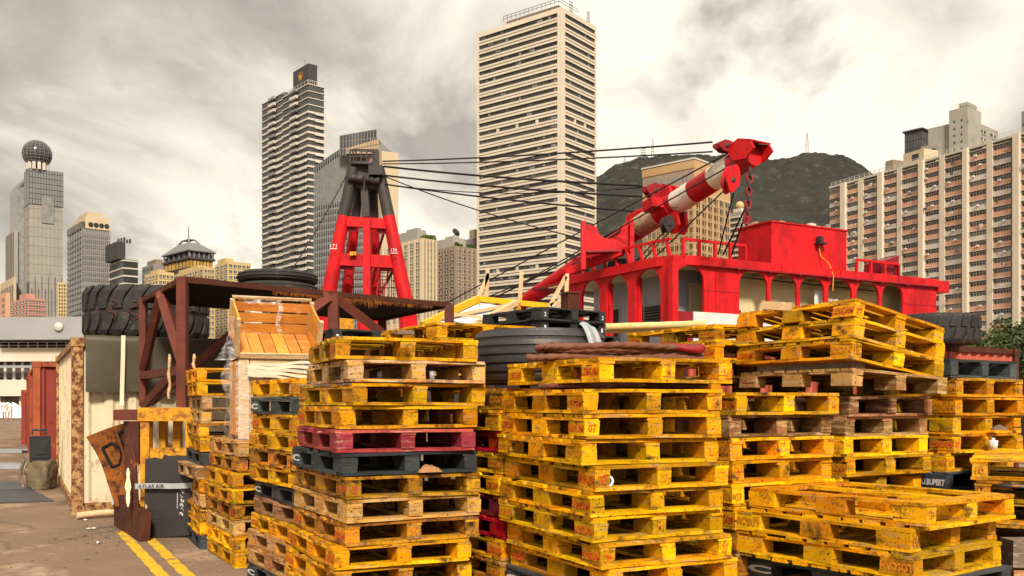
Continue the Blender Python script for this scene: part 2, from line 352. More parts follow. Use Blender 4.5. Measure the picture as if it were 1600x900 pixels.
# ------------------------------------------------------------------ ground
mat('asphalt', (.27, .175, .112), (.18, .112, .072), rough=.88, ns=.5, wear=(.40, .28, .19), wamt=.40, ws=(.9, .9, .9), grime=(.12, .075, .05), gamt=.50, gs=.7, bump=.02, bs=25, rand=0, coord='World', spec=.3, speck=.5, sps=22)
def ground_cracks():
    t = MATS['asphalt'].node_tree; L = t.links; b = t.nodes['Principled BSDF']; src = b.inputs['Base Color'].links[0].from_socket
    ge = t.nodes.new('ShaderNodeNewGeometry'); nz = t.nodes.new('ShaderNodeTexNoise'); nz.inputs['Scale'].default_value = 1.3; L.new(ge.outputs['Position'], nz.inputs[0])
    ad = t.nodes.new('ShaderNodeMix'); ad.data_type = 'VECTOR'; ad.inputs[0].default_value = .22; L.new(ge.outputs['Position'], ad.inputs[4]); L.new(nz.outputs['Color'], ad.inputs[5])
    vo = t.nodes.new('ShaderNodeTexVoronoi'); vo.feature = 'DISTANCE_TO_EDGE'; vo.inputs['Scale'].default_value = .42; L.new(ad.outputs[1], vo.inputs['Vector'])
    mr = t.nodes.new('ShaderNodeMapRange'); L.new(vo.outputs['Distance'], mr.inputs[0]); mr.inputs[1].default_value = .004; mr.inputs[2].default_value = .016; mr.inputs[3].default_value = .30; mr.inputs[4].default_value = 0
    mx = t.nodes.new('ShaderNodeMix'); mx.data_type = 'RGBA'; L.new(mr.outputs[0], mx.inputs[0]); L.new(src, mx.inputs[6]); mx.inputs[7].default_value = (.05, .032, .022, 1); L.new(mx.outputs[2], b.inputs['Base Color'])
ground_cracks()
g = MB(); R0 = 6000
g.grid(lambda u, v: (-R0+2*R0*u, -300+R0*v, 0), 8, 8)
structure(g.build('ground', 'asphalt'))
mat('line_yellow', (.80, .46, .015), (.68, .37, .015), rough=.7, ns=6, wear=(.24, .155, .10), wamt=.40, ws=(7, 7, 7), bump=.1, rand=0)
for k, (xa, xb) in enumerate(((203, 258), (238, 299))):
    m_ = MB(); Ya = 1.56*F/(846-HZ); Yb = 1.56*F/(905-HZ)
    a = Vector((xat(xa, Ya), Ya, .004)); b = Vector((xat(xb, Yb), Yb, .004)); d = (b-a).normalized(); b = b+d*4; a = a-d*.9
    pr = Vector((-d.y, d.x, 0))*.055
    n = 40
    m_.grid(lambda u, v: a+(b-a)*u+pr*(2*v-1)*(1+.12*sin(u*97+v*3)), n, 1)
    structure(m_.build('road_marking', 'line_yellow'))
# gravel and litter crumbs along the foot of the stacks
m_ = MB()
for i in range(700):
    t = RND.random()
    X = -5.4+RND.random()*3.2; Y = 8.4+RND.random()*4.6
    if RND.random() < .65: X = -4.6+RND.gauss(0, .35); Y = 11.2+RND.gauss(0, .7)
    s_ = RND.uniform(.004, .013)
    m_.box(X-s_, X+s_, Y-s_*.7, Y+s_*.8, .001, s_*RND.uniform(.3, .9), jit=s_*.4)
structure(m_.build('gravel', 'timber_grey'), 'stuff')
for i, (X, Y, w, lab) in enumerate(((-5.15, 11.35, .05, 'white paper scrap on the tarmac left of the rusty kerb'), (-4.55, 10.2, .04, 'small torn paper scrap near the start of the yellow lines'), (-5.6, 12.2, .035, 'crumpled scrap before the timber pole at the white container'))):
    m_ = MB(); a = i*1.9+.4
    m_.grid(lambda u, v: (w*(u-.5)*2*cos(a)-w*(v-.5)*sin(a), w*(u-.5)*2*sin(a)+w*(v-.5)*cos(a), .008+.012*sin(u*5+a)*sin(v*4)), 4, 3)
    tag(m_.build('paper_scrap', 'cloth_white', None, (X, Y, .006)), lab, 'litter')
# dark steel plates and ramps laid on the tarmac at the left
def plate(pts, z, th, label, m='plate_dark'):
    ps = [Vector((xat(px, 1.56*F/(py-HZ)), 1.56*F/(py-HZ), 0)) for px, py in pts]
    n = len(ps); mb = MB()
    mb.add([p+Vector((0, 0, z)) for p in ps]+[p+Vector((0, 0, z+th)) for p in ps], [tuple(range(n))[::-1], tuple(range(n, 2*n))]+[(i, (i+1) % n, (i+1) % n+n, i+n) for i in range(n)])
    return tag(mb.build('steel_plate', m, fixn=True), label, 'steel plate')
plate([(-60, 789), (84, 784), (52, 768), (-60, 770)], .004, .02, 'dark steel plate on the tarmac nearest the white container')
plate([(-60, 767.6), (46, 766), (30, 752), (-60, 754)], .004, .016, 'dark steel plate lying just beyond the nearest plate')
mat('ramp_metal', (.34, .36, .37), (.25, .26, .27), rough=.45, ns=3, grime=(.06, .04, .03), gamt=.3, bump=.1)
def ramp(px0, px1, py, label):
    Y = 1.56*F/(py-HZ); X0, X1 = xat(px0, Y), xat(px1, Y); r = empty('loading_ramp', (X1, Y, 0), (0, 0, radians(2)), label, 'ramp')
    part('ramp_plate', r, X0-X1, 0, .06, .62, .004, .05, 'plate_dark'); part('edge_rail', r, X0-X1, 0, 0, .055, .004, .10, 'ramp_metal'); part('edge_rail', r, X0-X1, 0, .625, .68, .004, .10, 'ramp_metal')
    for q in range(8): part('tread_bar', r, (X0-X1)*q/8-.06, (X0-X1)*q/8-.02, .061, .619, .05, .062, 'ramp_metal')
ramp(-60, 40, 733, 'low steel ramp with pale edge rail, the nearer of two')
ramp(-60, 34, 708, 'low steel ramp with pale edge rail, the farther of two')
# ------------------------------------------------------------------ hill and masts
def W_(name, c1, c2=None, rough=.7, g=(.1, .08, .06), ga=.2, **k):
    k.setdefault('ns', .15); k.setdefault('gs', .12); k.setdefault('bs', 1.5); k.setdefault('bump', .04); k.setdefault('rand', .08)
    return mat(name, c1, c2, rough=rough, grime=g, gamt=ga, coord='World', **k)
W_('wall_cream', (.66, .575, .45), (.60, .515, .39)); W_('wall_beige', (.56, .45, .30), (.50, .39, .25)); W_('wall_tan', (.52, .33, .16), (.47, .29, .13))
W_('wall_taupe', (.36, .26, .20), (.32, .23, .17)); W_('wall_yellow', (.56, .42, .20), (.50, .36, .16)); W_('wall_pink', (.64, .36, .235), (.57, .31, .195))
W_('wall_salmon', (.52, .25, .19), (.45, .21, .16)); W_('wall_white', (.62, .57, .49), (.55, .50, .42)); W_('wall_grey', (.30, .28, .26), (.25, .235, .215))
W_('wall_concrete', (.36, .33, .285), (.30, .27, .23), ga=.35, streak=.2); W_('wall_dark', (.055, .052, .050), (.045, .043, .042)); W_('wall_brown', (.30, .225, .16), (.25, .18, .125), ga=.35)
W_('metal_grey', (.25, .245, .24), (.21, .21, .205), rough=.45); W_('metal_dark', (.07, .07, .07), rough=.5)
W_('roof_grey', (.20, .20, .195), (.17, .17, .165), rough=.55); W_('logo_gold', (.62, .27, .03), rough=.4, ga=0)
W_('frame_white', (.66, .63, .58)); W_('frame_dark', (.09, .085, .08)); W_('paint_red', (.5, .03, .03))
glass_like('glass_dark', (.042, .040, .040), .12); glass_like('glass_mid', (.13, .13, .13), .15); glass_like('glass_warm', (.10, .078, .058), .2); glass_like('glass_light', (.34, .33, .31), .2)
glass_like('glass_lit', (.62, .36, .08), .4); glass_like('glass_band', (.060, .050, .045), .25, .4); glass_like('glass_ball', (.055, .050, .047), .12)
mat('forest', (.046, .045, .036), (.029, .029, .025), rough=.95, ns=.02, wear=(.075, .070, .052), wamt=.4, ws=(.05, .05, .08), grime=(.022, .022, .018), gamt=.45, gs=.05, bump=.9, bs=.09, rand=0, coord='World', spec=.05)
RIDGE = [(560, 470), (700, 400), (800, 330), (870, 292), (933, 272), (960, 256), (1000, 244), (1030, 241.5), (1080, 240), (1130, 239), (1165, 243), (1205, 247), (1240, 243), (1262, 238), (1290, 241), (1318, 245), (1345, 258), (1380, 284), (1440, 318), (1520, 352), (1620, 372), (1800, 400), (2000, 430)]
def ridge(px):
    for (a, ya), (b, yb) in zip(RIDGE, RIDGE[1:]):
        if a <= px <= b: return ya+(yb-ya)*(px-a)/(b-a)
    return 470
YH = 1900.0
def hillpt(u, v):
    px = 560+1440*u; top = zat(ridge(px), YH)
    # v 0: foot (near), 0.8: ridge, 1: behind
    if v <= .85: k = v/.85; Y = 1250+(YH-1250)*k; z = top*(k**.85)
    else: k = (v-.85)/.15; Y = YH+300*k; z = top*(1-.35*k)
    X = xat(px, YH)*(Y/YH)**.5
    p = Vector((X, Y, z))
    if v <= .97:
        z += 22*mnoise.fractal(p*.006, 1.0, 2.0, 4)*min(1, v*3)*(0.35 if v > .8 else 1) + (5.0*mnoise.noise(p*.045)+4.0*abs(mnoise.noise(p*.12)))*min(1, v*2.5)
    return (X, Y, max(-1, z))
mb = MB(); mb.grid(hillpt, 520, 210)
structure(mb.build('hill', 'forest'))
def mast(px, pyb, pyt, w, label, Y=YH-10, dishes=False):
    a, b = at(px, pyb+3, Y), at(px, pyt, Y); r = empty('radio_mast', a, (0, 0, 0), label, 'mast', 'radio masts on the hill'); h = (b-a).length
    mb = MB()
    for sx, sy in ((-1, -1), (1, -1), (1, 1), (-1, 1)): mb.beam((sx*w, sy*w, 0), (sx*w*.35, sy*w*.35, h), .5, .5)
    n = 7
    for i in range(n):
        z0, z1 = h*i/n, h*(i+1)/n; w0, w1 = w*(1-.65*i/n), w*(1-.65*(i+1)/n); s_ = 1 if i % 2 else -1
        mb.beam((-s_*w0, -w0, z0), (s_*w1, -w1, z1), .35, .35); mb.beam((-w0, -w0, z0), (w0, -w0, z0), .35, .35)
    mb.build('lattice', 'metal_grey', r)
    if dishes:
        mb = MB()
        for q in range(4): mb.box(-w*1.25, w*1.25, -w*1.2, -w*.3, h*(.3+.17*q), h*(.3+.17*q)+2.6)
        mb.build('antenna_panel', 'frame_white', r)
mast(1261, 239, 208, 3.2, 'tall slim lattice mast on the right hilltop')
mast(1020, 243, 216, 2.6, 'slim lattice mast on the left hilltop, the taller of two', dishes=True)
mast(1005, 245, 229, 4.2, 'stubby broad mast with antenna panels on the left hilltop', dishes=True)
mast(976, 252, 244, 2.2, 'shortest mast low on the left hilltop')

# ------------------------------------------------------------------ buildings: each an Empty at its near corner, local x along its right face, y along its left face
class Bld:
    def __init__(s, name, label, pc, Y, b, pl=None, pr=None, R=None, Lg=None, cat='building', base=0):
        s.R = R if R is not None else len_R(pc, pr, Y, b); s.L = Lg if Lg is not None else len_L(pc, pl, Y, b)
        s.Y = Y; s.pc = pc; s.root = empty(name, (xat(pc, Y), Y, base), (0, 0, radians(b)), label, cat)
    def z(s, py): return zat(py, s.Y)
    def p(s, name, x0, x1, y0, y1, z0, z1, m): return part(name, s.root, x0, x1, y0, y1, z0, z1, m)
    def join(s, name, boxes, m, stuff=False):
        mb = MB()
        for b in boxes: mb.box(*b)
        o = mb.build(name, m, s.root)
        if stuff: o['kind'] = 'stuff'
        return o
    def windows(s, face, a0, a1, n, z0, z1, rows, wf=.6, hf=.6, m='glass_dark', d=.12, off=0.0, sill=None, frame=None, ms=None, skip=None):
        pw = (a1-a0)/n; ph = (z1-z0)/rows
        for r in range(rows):
            for c in range(n):
                if skip and skip(r, c): continue
                c0 = a0+pw*(c+.5-wf/2); c1 = c0+pw*wf; e0 = z0+ph*(r+.5-hf/2); e1 = e0+ph*hf
                mm = m if ms is None else RND.choice(ms)
                if face == 'R': o = s.p('window', c0, c1, off-d, off+.02, e0, e1, mm)
                else: o = s.p('window', off-d, off+.02, c0, c1, e0, e1, mm)
        if sill or frame:
            bx = []
            for r in range(rows):
                for c in range(n):
                    c0 = a0+pw*(c+.5-wf/2); c1 = c0+pw*wf; e0 = z0+ph*(r+.5-hf/2); e1 = e0+ph*hf; q = pw*.05
                    for (u0, u1, w0, w1) in ((c0-q, c1+q, e0-ph*.08, e0), (c0-q, c1+q, e1, e1+ph*.05), ((c0+c1)/2-q*.6, (c0+c1)/2+q*.6, e0, e1)):
                        if face == 'R': bx.append((u0, u1, off-d-.14, off-.01, w0, w1))
                        else: bx.append((off-d-.14, off-.01, u0, u1, w0, w1))
            s.join('window_frames', bx, frame or sill, True)

# --- the tall cream tower with strip windows
B = Bld('office_tower', 'tall cream office tower with dark horizontal window strips', 878, 380, 52, 745, 932)
zt = B.z(10); R, Lg = B.R, B.L
B.p('core', .7, R-.7, .7, Lg-.7, 0, zt-.2, 'wall_dark')
ph = 14.45*B.Y/F; pier = 2.3
for (x0, x1, y0, y1) in ((0, pier, 0, pier), (R-1.2, R, 0, 1.2), (0, 1.2, Lg-1.2, Lg), (R-1.2, R, Lg-1.2, Lg)):
    B.p('corner_pier', x0, x1, y0, y1, 0, zt, 'wall_cream')
B.p('parapet', .2, R-.2, .2, Lg-.2, zt-.25, zt-.05, 'roof_grey')
B.p('top_spandrel', pier+.01, R-1.21, .05, .69, zt-2.0, zt-.02, 'wall_cream'); B.p('top_spandrel', .05, .69, pier+.01, Lg-1.21, zt-2.0, zt-.02, 'wall_cream')
nf = 38
for i in range(nf):
    z1 = zt-2.0-i*ph; z0 = z1-ph
    mech = i in (11, 27)
    hs = .54
    B.p('spandrel', pier+.01, R-1.21, .05, .69, z0, z0+ph*hs, 'wall_cream'); B.p('spandrel', .05, .69, pier+.01, Lg-1.21, z0, z0+ph*hs, 'wall_cream')
    gm = 'glass_warm' if (mech or i % 5 == 2) else 'glass_band'
    B.p('window_strip', pier+.01, R-1.21, .35, .69, z0+ph*hs, z1, gm); B.p('window_strip', .35, .69, pier+.01, Lg-1.21, z0+ph*hs, z1, gm)
    if mech:
        for q in range(1, 4): B.p('mullion_pier', .06, .34, pier+(Lg-3.5)*q/4-.7, pier+(Lg-3.5)*q/4+.7, z0+ph*hs, z1, 'wall_cream')
        for q in range(1, 3): B.p('mullion_pier', pier+(R-3.5)*q/3-.7, pier+(R-3.5)*q/3+.7, .06, .34, z0+ph*hs, z1, 'wall_cream')
bx = []
for i in range(nf):
    z1 = zt-2.0-i*ph; z0 = z1-ph*.46
    n = 30
    for q in range(n): y = pier+(Lg-3.6)*(q+.5)/n; bx.append((.29, .36, y-.06, y+.06, z0, z1))
    for q in range(16): x = pier+(R-3.6)*(q+.5)/16; bx.append((x-.09, x+.09, .27, .36, z0, z1))
    bx.append((-.12, .06, pier+.1, Lg-1.3, z1-.12, z1+.18)); bx.append((pier+.1, R-1.3, -.12, .06, z1-.12, z1+.18))
    bx.append((-.18, .06, pier+.1, Lg-1.3, z0-.9, z0-.7)); bx.append((pier+.1, R-1.3, -.18, .06, z0-.9, z0-.7))
B.join('ledges', [q for q in bx if q[4]-q[5] > -1], 'wall_cream', True); B.join('mullions', [q for q in bx if q[4]-q[5] <= -1], 'metal_dark', True)
for gm in ('glass_light', 'glass_warm', 'glass_mid'):
    bl = []
    for i in range(nf):
        z1 = zt-2.0-i*ph; z0 = z1-ph*.46
        for q in range(RND.randrange(1, 5)):
            c = RND.randrange(29); y = pier+(Lg-3.6)*(c+.55)/30; bl.append((.325, .348, y, y+(Lg-3.6)/30*RND.choice((.9, .9, 1.9)), z0+.1+RND.random()*.8, z1-.2))
        if RND.random() < .5: c = RND.randrange(15); x = pier+(R-3.6)*(c+.55)/16; bl.append((x, x+(R-3.6)/16*.9, .325, .348, z0+.2, z1-.2))
    B.join('window_blinds', bl, gm, True)
B.p('plant_room', 6, R-6, 6, Lg-12, zt, zt+4.2, 'wall_brown')
bx = []
for q in range(14): y = 5+(Lg-16)*q/13; bx.append((4.9, 5.05, y-.06, y+.06, zt+4.2, zt+6.3))
for zz in (5.2, 6.3): bx.append((4.88, 5.02, 5, Lg-11, zt+zz-.08, zt+zz+.08)); bx.append((5, R-6, 4.9, 5.02, zt+zz-.08, zt+zz+.08))
B.join('roof_railing', bx, 'frame_dark', True)
bx = []
for cx_, cy_ in ((8, 1.5), (R-5, 1.5)):
    for a in range(3): bx += [(cx_+a*.9-.07, cx_+a*.9+.07, cy_, cy_+.14, zt, zt+5.5)]
    bx += [(cx_-.3, cx_+2.2, cy_, cy_+.14, zt+k*1.3, zt+k*1.3+.13) for k in range(5)]
B.join('roof_gantry', bx, 'frame_dark', True)

# --- dark residential tower with white bands and the crown emblem
B = Bld('residential_tower', 'dark glass residential tower with white balcony bands and rooftop crown emblem', 481, 420, 40, 440, 508)
zt = B.z(130); R, Lg = B.R, B.L; ph = 10.6*B.Y/F
def banded(B, x0, x1, y0, y1, zt, ph, n, both, tag_):
    B.p('glass_wall', x0+.4, x1-.4, y0+.4, y1-.4, 0, zt-.3, 'glass_mid')
    for i in range(n):
        z = zt-i*ph
        low = i > 9
        h = ph*(.30 if i > 3 else .12)
        B.p('white_band', x0, x1, y0, y1, z-h, z, 'wall_white')
        # balcony in the middle of the left face and a step in the band on the right face
        ym = y0+(y1-y0)*.36
        B.p('balcony', x0-1.3, x0-.01, ym, ym+(y1-y0)*.24, z-ph*.42, z-ph*.02, 'wall_white' if i % 3 else 'glass_light')
        if both and i > 3: B.p('band_step', x0+(x1-x0)*.42, x1+.25, y0-.35, y0-.01, z-ph*.46, z-ph*.02, 'wall_white')
        if low: B.p('air_conditioner_shelf', x0-.6, x0-.02, y0+(y1-y0)*.04, y0+(y1-y0)*.30, z-ph*.50, z-ph*.06, 'wall_white')
    bx = []
    for i in range(n):
        z = zt-i*ph
        for q in range(9): y = y0+(y1-y0)*(q+.5)/9; bx.append((x0+.22, x0+.41, y-.12, y+.12, z-ph, z-.36*ph))
        if both:
            for q in range(7): x = x0+(x1-x0)*(q+.5)/7; bx.append((x-.12, x+.12, y0+.22, y0+.41, z-ph, z-.36*ph))
    B.join('mullions', bx, 'frame_dark', True)
banded(B, 0, R, 0, Lg, zt, ph, 38, True, 'main')
# left wing, set back beside the main shaft
Lw = len_L(440, 403, 420+Lg*cos(radians(40)), 40)
zw = zat(140, 440)
banded(B, 2.0, R-3, Lg+.8, Lg+.8+Lw, zw, ph, 38, False, 'wing')
zb = zat(103, 425)
B.p('roof_block', R*.05+.5, R*.62, Lg*.05, Lg*.62, zt, zb, 'wall_dark')
B.p('roof_fin', R*.62, R*.75, Lg*.1, Lg*.5, zt, zt+(zb-zt)*.45, 'wall_white')
mb = MB()   # crown emblem: band, five points with balls
yc = Lg*.34; zc = (zt+zb)/2+.8; u = 1.05
def cr(pts): mb.add([(R*.05+.42, yc-a*u, zc+c*u) for a, c in pts], [tuple(range(len(pts)))])
cr([(-1.3, -1.7), (1.3, -1.7), (1.4, -1.2), (-1.4, -1.2)])
cr([(-1.5, -1.0), (1.5, -1.0), (2.1, .9), (1.0, .1), (.55, 1.5), (0, .3), (-.55, 1.5), (-1.0, .1), (-2.1, .9)])
for a, c in ((2.1, 1.15), (.6, 1.75), (-.6, 1.75), (-2.1, 1.15), (0, .75)): cr([(a+.36*cos(t*pi/4), c+.36*sin(t*pi/4)) for t in range(8)])
mb.build('crown_emblem', 'logo_gold', B.root)
B.join('roof_railing', [(0.1, .2, .2, Lg, zt+1.6, zt+1.75), (0.1, R, .1, .2, zt+1.6, zt+1.75)]+[(0.1, .2, Lg*q/8, Lg*q/8+.12, zt, zt+1.6) for q in range(8)]+[(R*q/8, R*q/8+.12, .1, .2, zt, zt+1.6) for q in range(8)], 'frame_white', True)
mb = MB(); mb.tube([(R*.3, Lg*.3, zb), (R*.3, Lg*.3, zb+4)], .12, 6); mb.build('rooftop_aerial', 'frame_dark', B.root)

# --- curved glass office block with a plain beige end wall
Y = 330
B = Bld('office_block', 'curved grey glass office block with blank beige end wall', 596, Y, 30, None, 622, Lg=20)
R = B.R; zt = zat(236, Y)
B.p('end_wall', 0, R, -.3, 14, 0, zt, 'wall_beige')
# curved facade, written in the block's own frame from points of a plan arc
arc = []
inv = B.root.matrix_basis.inverted() if False else None
Mroot = Matrix.Translation(Vector((xat(596, Y), Y, 0))) @ Matrix.Rotation(radians(30), 4, 'Z'); Mi = Mroot.inverted()
N_ = 14
for i in range(N_+1):
    t = i/N_; px = 492+(590-492)*t; Yt = Y+26-30*t+16*t*t*1.2
    arc.append((Mi @ Vector((xat(px, Yt), Yt, 0)), zat(262-47*sin(t*pi*.5), Yt)))
back = [Mi @ (Mroot @ p + Vector((4, 26, 0))) for p, _ in arc]
mb = MB(); n = N_+1
vs = [Vector((p.x, p.y, 0)) for p, z in arc]+[Vector((p.x, p.y, z-.4)) for p, z in arc]+[Vector((q.x, q.y, 0)) for q in back]+[Vector((q.x, q.y, z-.4)) for q, (p, z) in zip(back, arc)]
fs = [(i, i+1, n+i+1, n+i) for i in range(N_)]+[(n+i, n+i+1, 3*n+i+1, 3*n+i) for i in range(N_)]+[(0, n, 3*n, 2*n)]+[(N_, 2*n+N_, 3*n+N_, n+N_)]
mb.add(vs, fs); mb.build('glass_wall', 'glass_light', B.root)
ph = 11.2*Y/F
for k in range(26):
    z = zat(300, Y)-k*ph
    if z < 2: break
    mb = MB()
    pts = [p for p, _ in arc]; out = [Mi @ (Mroot @ p + Vector((-.15, -.45, 0))) for p in pts]
    vs = [Vector((o.x, o.y, z-ph*.42)) for o in out]+[Vector((o.x, o.y, z)) for o in out]+[Vector((p.x, p.y, z)) for p in pts]
    mb.add(vs, [(i, i+1, n+i+1, n+i) for i in range(N_)]+[(n+i, n+i+1, 2*n+i+1, 2*n+i) for i in range(N_)]); mb.build('spandrel_band', 'frame_dark', B.root)
mb = MB()
for i in range(N_*2+1):
    t = i/2; a = arc[min(N_, int(t))]; b = arc[min(N_, int(t+.5))]
    p = (a[0]+b[0])/2; z = (a[1]+b[1])/2; o = Mi @ (Mroot @ p + Vector((-.2, -.6, 0)))
    mb.box(o.x-.13, o.x+.13, o.y-.13, o.y+.25, 0, z)
o = mb.build('mullions', 'metal_grey', B.root); o['kind'] = 'stuff'
mb = MB()       # dark top rim following the curve, and the crown drum with its gold ring
out = [Mi @ (Mroot @ p + Vector((-.2, -.6, 0))) for p, _ in arc]
vs = [Vector((o.x, o.y, z-1.6)) for o, (p, z) in zip(out, arc)]+[Vector((o.x, o.y, z)) for o, (p, z) in zip(out, arc)]+[Vector((p.x, p.y+1, z)) for p, z in arc]
mb.add(vs, [(i, i+1, n+i+1, n+i) for i in range(N_)]+[(n+i, n+i+1, 2*n+i+1, 2*n+i) for i in range(N_)]); mb.build('top_rim', 'frame_dark', B.root)
def crown(name, px0, px1, yb, yt0, yt1, Yc, bow, th, m):
    mb = MB(); n = 12; f = []; k = []
    for i in range(n+1):
        t = i/n; px = px0+(px1-px0)*t; Yt = Yc-bow*sin(pi*(.25+.75*t)); p = Mi @ Vector((xat(px, Yt), Yt, 0)); q = Mi @ Vector((xat(px, Yt), Yt+th, 0)); f.append((p, zat(yb, Yt), zat(yt0+(yt1-yt0)*t, Yt))); k.append(q)
    vs = [Vector((p.x, p.y, a)) for p, a, c in f]+[Vector((p.x, p.y, c)) for p, a, c in f]+[Vector((q.x, q.y, c)) for (p, a, c), q in zip(f, k)]
    mb.add(vs, [(i, i+1, n+2+i, n+1+i) for i in range(n)]+[(n+1+i, n+2+i, 2*n+3+i, 2*n+2+i) for i in range(n)]); mb.build(name, m, B.root)
    mb = MB()
    for i in range(n+1): p, a, c = f[i]; mb.box(p.x-.12, p.x+.12, p.y-.25, p.y, a, c)
    for j in range(1, 3):
        for i in range(n): (p, a, c), (q, a2, c2) = f[i], f[i+1]; mb.beam(Vector((p.x, p.y-.1, a+(c-a)*j/3)), Vector((q.x, q.y-.1, a2+(c2-a2)*j/3)), .15, .2)
    o = mb.build(name+'_ribs', 'metal_grey', B.root); o['kind'] = 'stuff'
crown('crown_screen', 531, 588, 243, 212, 202, Y+16, 5, .8, 'metal_dark')
crown('roof_vault', 540, 592, 240, 232, 217, Y+10, 4, 6, 'wall_tan')

# --- sphere-topped tower at the far left
Y = 520
B = Bld('sphere_tower', 'stone-clad tower topped by a dark glass sphere', 46, Y, 38, 12, 98)
R, Lg = B.R, B.L; z = B.z; zt = z(263)
B.p('main_shaft', 0, R, 0, R*.8, 0, zt, 'wall_concrete')
B.p('upper_cladding', -.25, R+.25, -.25, R*.8, z(318), zt+.3, 'metal_grey')
B.p('glass_panel', R*.36, R*.72, -.55, -.26, z(346), z(305), 'glass_light')
B.p('left_shaft', R*.15, R*.5, R*.8+.1, Lg*1.02, 0, z(263), 'wall_concrete')
B.p('left_shaft_cap', R*.13, R*.5, R*.8+.3, Lg*1.05, z(318), z(271)+.5, 'metal_dark')
B.p('recess_shaft', -1.2, R*.14, Lg*.42, Lg*.78, 0, z(278), 'glass_light')
B.p('lower_bay', -3.2, -1.21, Lg*.40, Lg*.8, 0, z(350), 'wall_concrete'); B.p('podium_bay', -4.6, -3.21, Lg*.30, Lg*.95, 0, z(428), 'wall_beige')
bx = [(-3.4, -3.2, Lg*(.42+.07*q), Lg*(.44+.07*q), z(428), z(352)) for q in range(6)]+[(-4.8, -4.6, Lg*(.32+.08*q), Lg*(.345+.08*q), 0, z(440)) for q in range(8)]
bx += [(R*(.06+.1*q), R*(.075+.1*q), -.3, -.05, 0, z(430 if q % 2 else 450)) for q in range(10)]+[(-.3, -.05, R*.1*q+.5, R*.1*q+.9, 0, z(440)) for q in range(4)]
B.join('dark_fins', bx, 'frame_dark', True)
bx = [(-.08, R+.08, -.1, R*.5, z(325)-i*5.2, z(325)-i*5.2+.3) for i in range(22)]+[(R*q/8-.12, R*q/8+.12, -.1, 0, 0, z(320)) for q in range(1, 8)]
B.join('cladding_joints', bx, 'wall_grey', True)
bx = [(R*q/12-.1, R*q/12+.1, -.45, -.26, z(318), zt) for q in range(13)]+[(-.4, R+.4, -.42, -.26, z(318)+i*3, z(318)+i*3+.2) for i in range(7)]
B.join('upper_joints', bx, 'frame_dark', True)
sc_ = Matrix.Rotation(radians(-38), 4, 'Z') @ (at(58, 241, Y+6)-Vector((xat(46, Y), Y, 0))); rs = 21.5*Y/F
mb = MB(); prof = [(rs*sin(pi*i/20), -rs*cos(pi*i/20)) for i in range(21)]; mb.lathe(prof, 36, tuple(sc_), smooth=True); o = mb.build('sphere', 'glass_ball', B.root)
mb = MB()
for i in range(1, 14):
    a = pi*i/14; mb.tube([sc_+Vector((rs*1.005*sin(a)*cos(q*pi/14), rs*1.005*sin(a)*sin(q*pi/14), -rs*1.005*cos(a))) for q in range(28)], .13, 4, closed=True)
for q in range(20):
    an = 2*pi*q/20; mb.tube([sc_+Vector((rs*1.005*sin(pi*i/16)*cos(an), rs*1.005*sin(pi*i/16)*sin(an), -rs*1.005*cos(pi*i/16))) for i in range(17)], .13, 4, caps=False)
o = mb.build('sphere_ribs', 'metal_grey', B.root); o['kind'] = 'stuff'
for q in range(12):
    an = 2*pi*q/12; mb = MB(); c = sc_+Vector((rs*.66*cos(an), rs*.66*sin(an), 0)); mb.box(c.x-.8, c.x+.8, c.y-.8, c.y+.8, zt, sc_.z-rs*.7); mb.build('sphere_column', 'wall_white', B.root)

# --- pale pink slab in front of it, brick sliver and narrow yellow slab
B = Bld('apartment_block', 'low pink apartment block in front of the sphere tower', 44, 360, 45, 17, 71)
zt = B.z(465); B.p('wall', 0, B.R, 0, B.L, 0, zt, 'wall_salmon'); B.p('roof_house', B.R*.1, B.R*.6, B.L*.2, B.L*.6, zt, B.z(457), 'wall_salmon')
B.windows('R', .2, B.R-.2, 5, B.z(505), zt-.4, 5, .55, .5, 'glass_dark', sill='wall_white'); B.windows('L', .2, B.L-.2, 5, B.z(505), zt-.4, 5, .55, .5, 'glass_dark', sill='wall_white')
B = Bld('apartment_block', 'red brick block cut off by the left edge', 9, 380, 40, -60, 16)
B.p('wall', 0, B.R, 0, B.L, 0, B.z(457), 'wall_pink'); B.windows('L', .5, B.L*.35, 4, B.z(500), B.z(462), 4, .5, .5)
B = Bld('apartment_block', 'narrow yellow slab between the sphere tower and grey block', 90, 470, 20, 86, 108)
B.p('wall', 0, B.R, 0, 12, 0, B.z(441), 'wall_yellow'); B.windows('R', .3, B.R-.3, 4, B.z(500), B.z(443), 10, .5, .6, 'glass_warm')

# --- grey glass block with cream top
B = Bld('office_block', 'grey glass office block with cream penthouse storeys', 128, 420, 38, 105, 172)
R, Lg = B.R, B.L; zt = B.z(356); B.p('wall', .3, R-.3, .3, Lg-.3, 0, zt-.3, 'wall_grey')
ph = 8.6*B.Y/F
for i in range(18):
    z1 = zt-2.5-i*ph
    B.p('window_strip', .2, R-.2, -.02, .28, z1-ph*.55, z1, RND.choice(('glass_mid', 'glass_light', 'glass_mid'))); B.p('window_strip', -.02, .28, .2, Lg-.2, z1-ph*.55, z1, 'glass_mid')
bx = [(R*q/14-.18, R*q/14+.18, -.14, 0, 0, zt) for q in range(15)]+[(-.14, 0, Lg*q/6-.18, Lg*q/6+.18, 0, zt) for q in range(7)]
B.join('mullions', bx, 'wall_grey', True)
B.p('penthouse', R*.12, R-.1, -.3, Lg*.9, zt, B.z(340)+1, 'wall_beige'); B.p('penthouse_top', R*.2, R*.75, .8, Lg*.7, B.z(340)+1, B.z(336)+2, 'wall_beige')
B.p('penthouse_glass', -.2, R*.11, .2, Lg-.2, zt, zt+3, 'glass_warm')
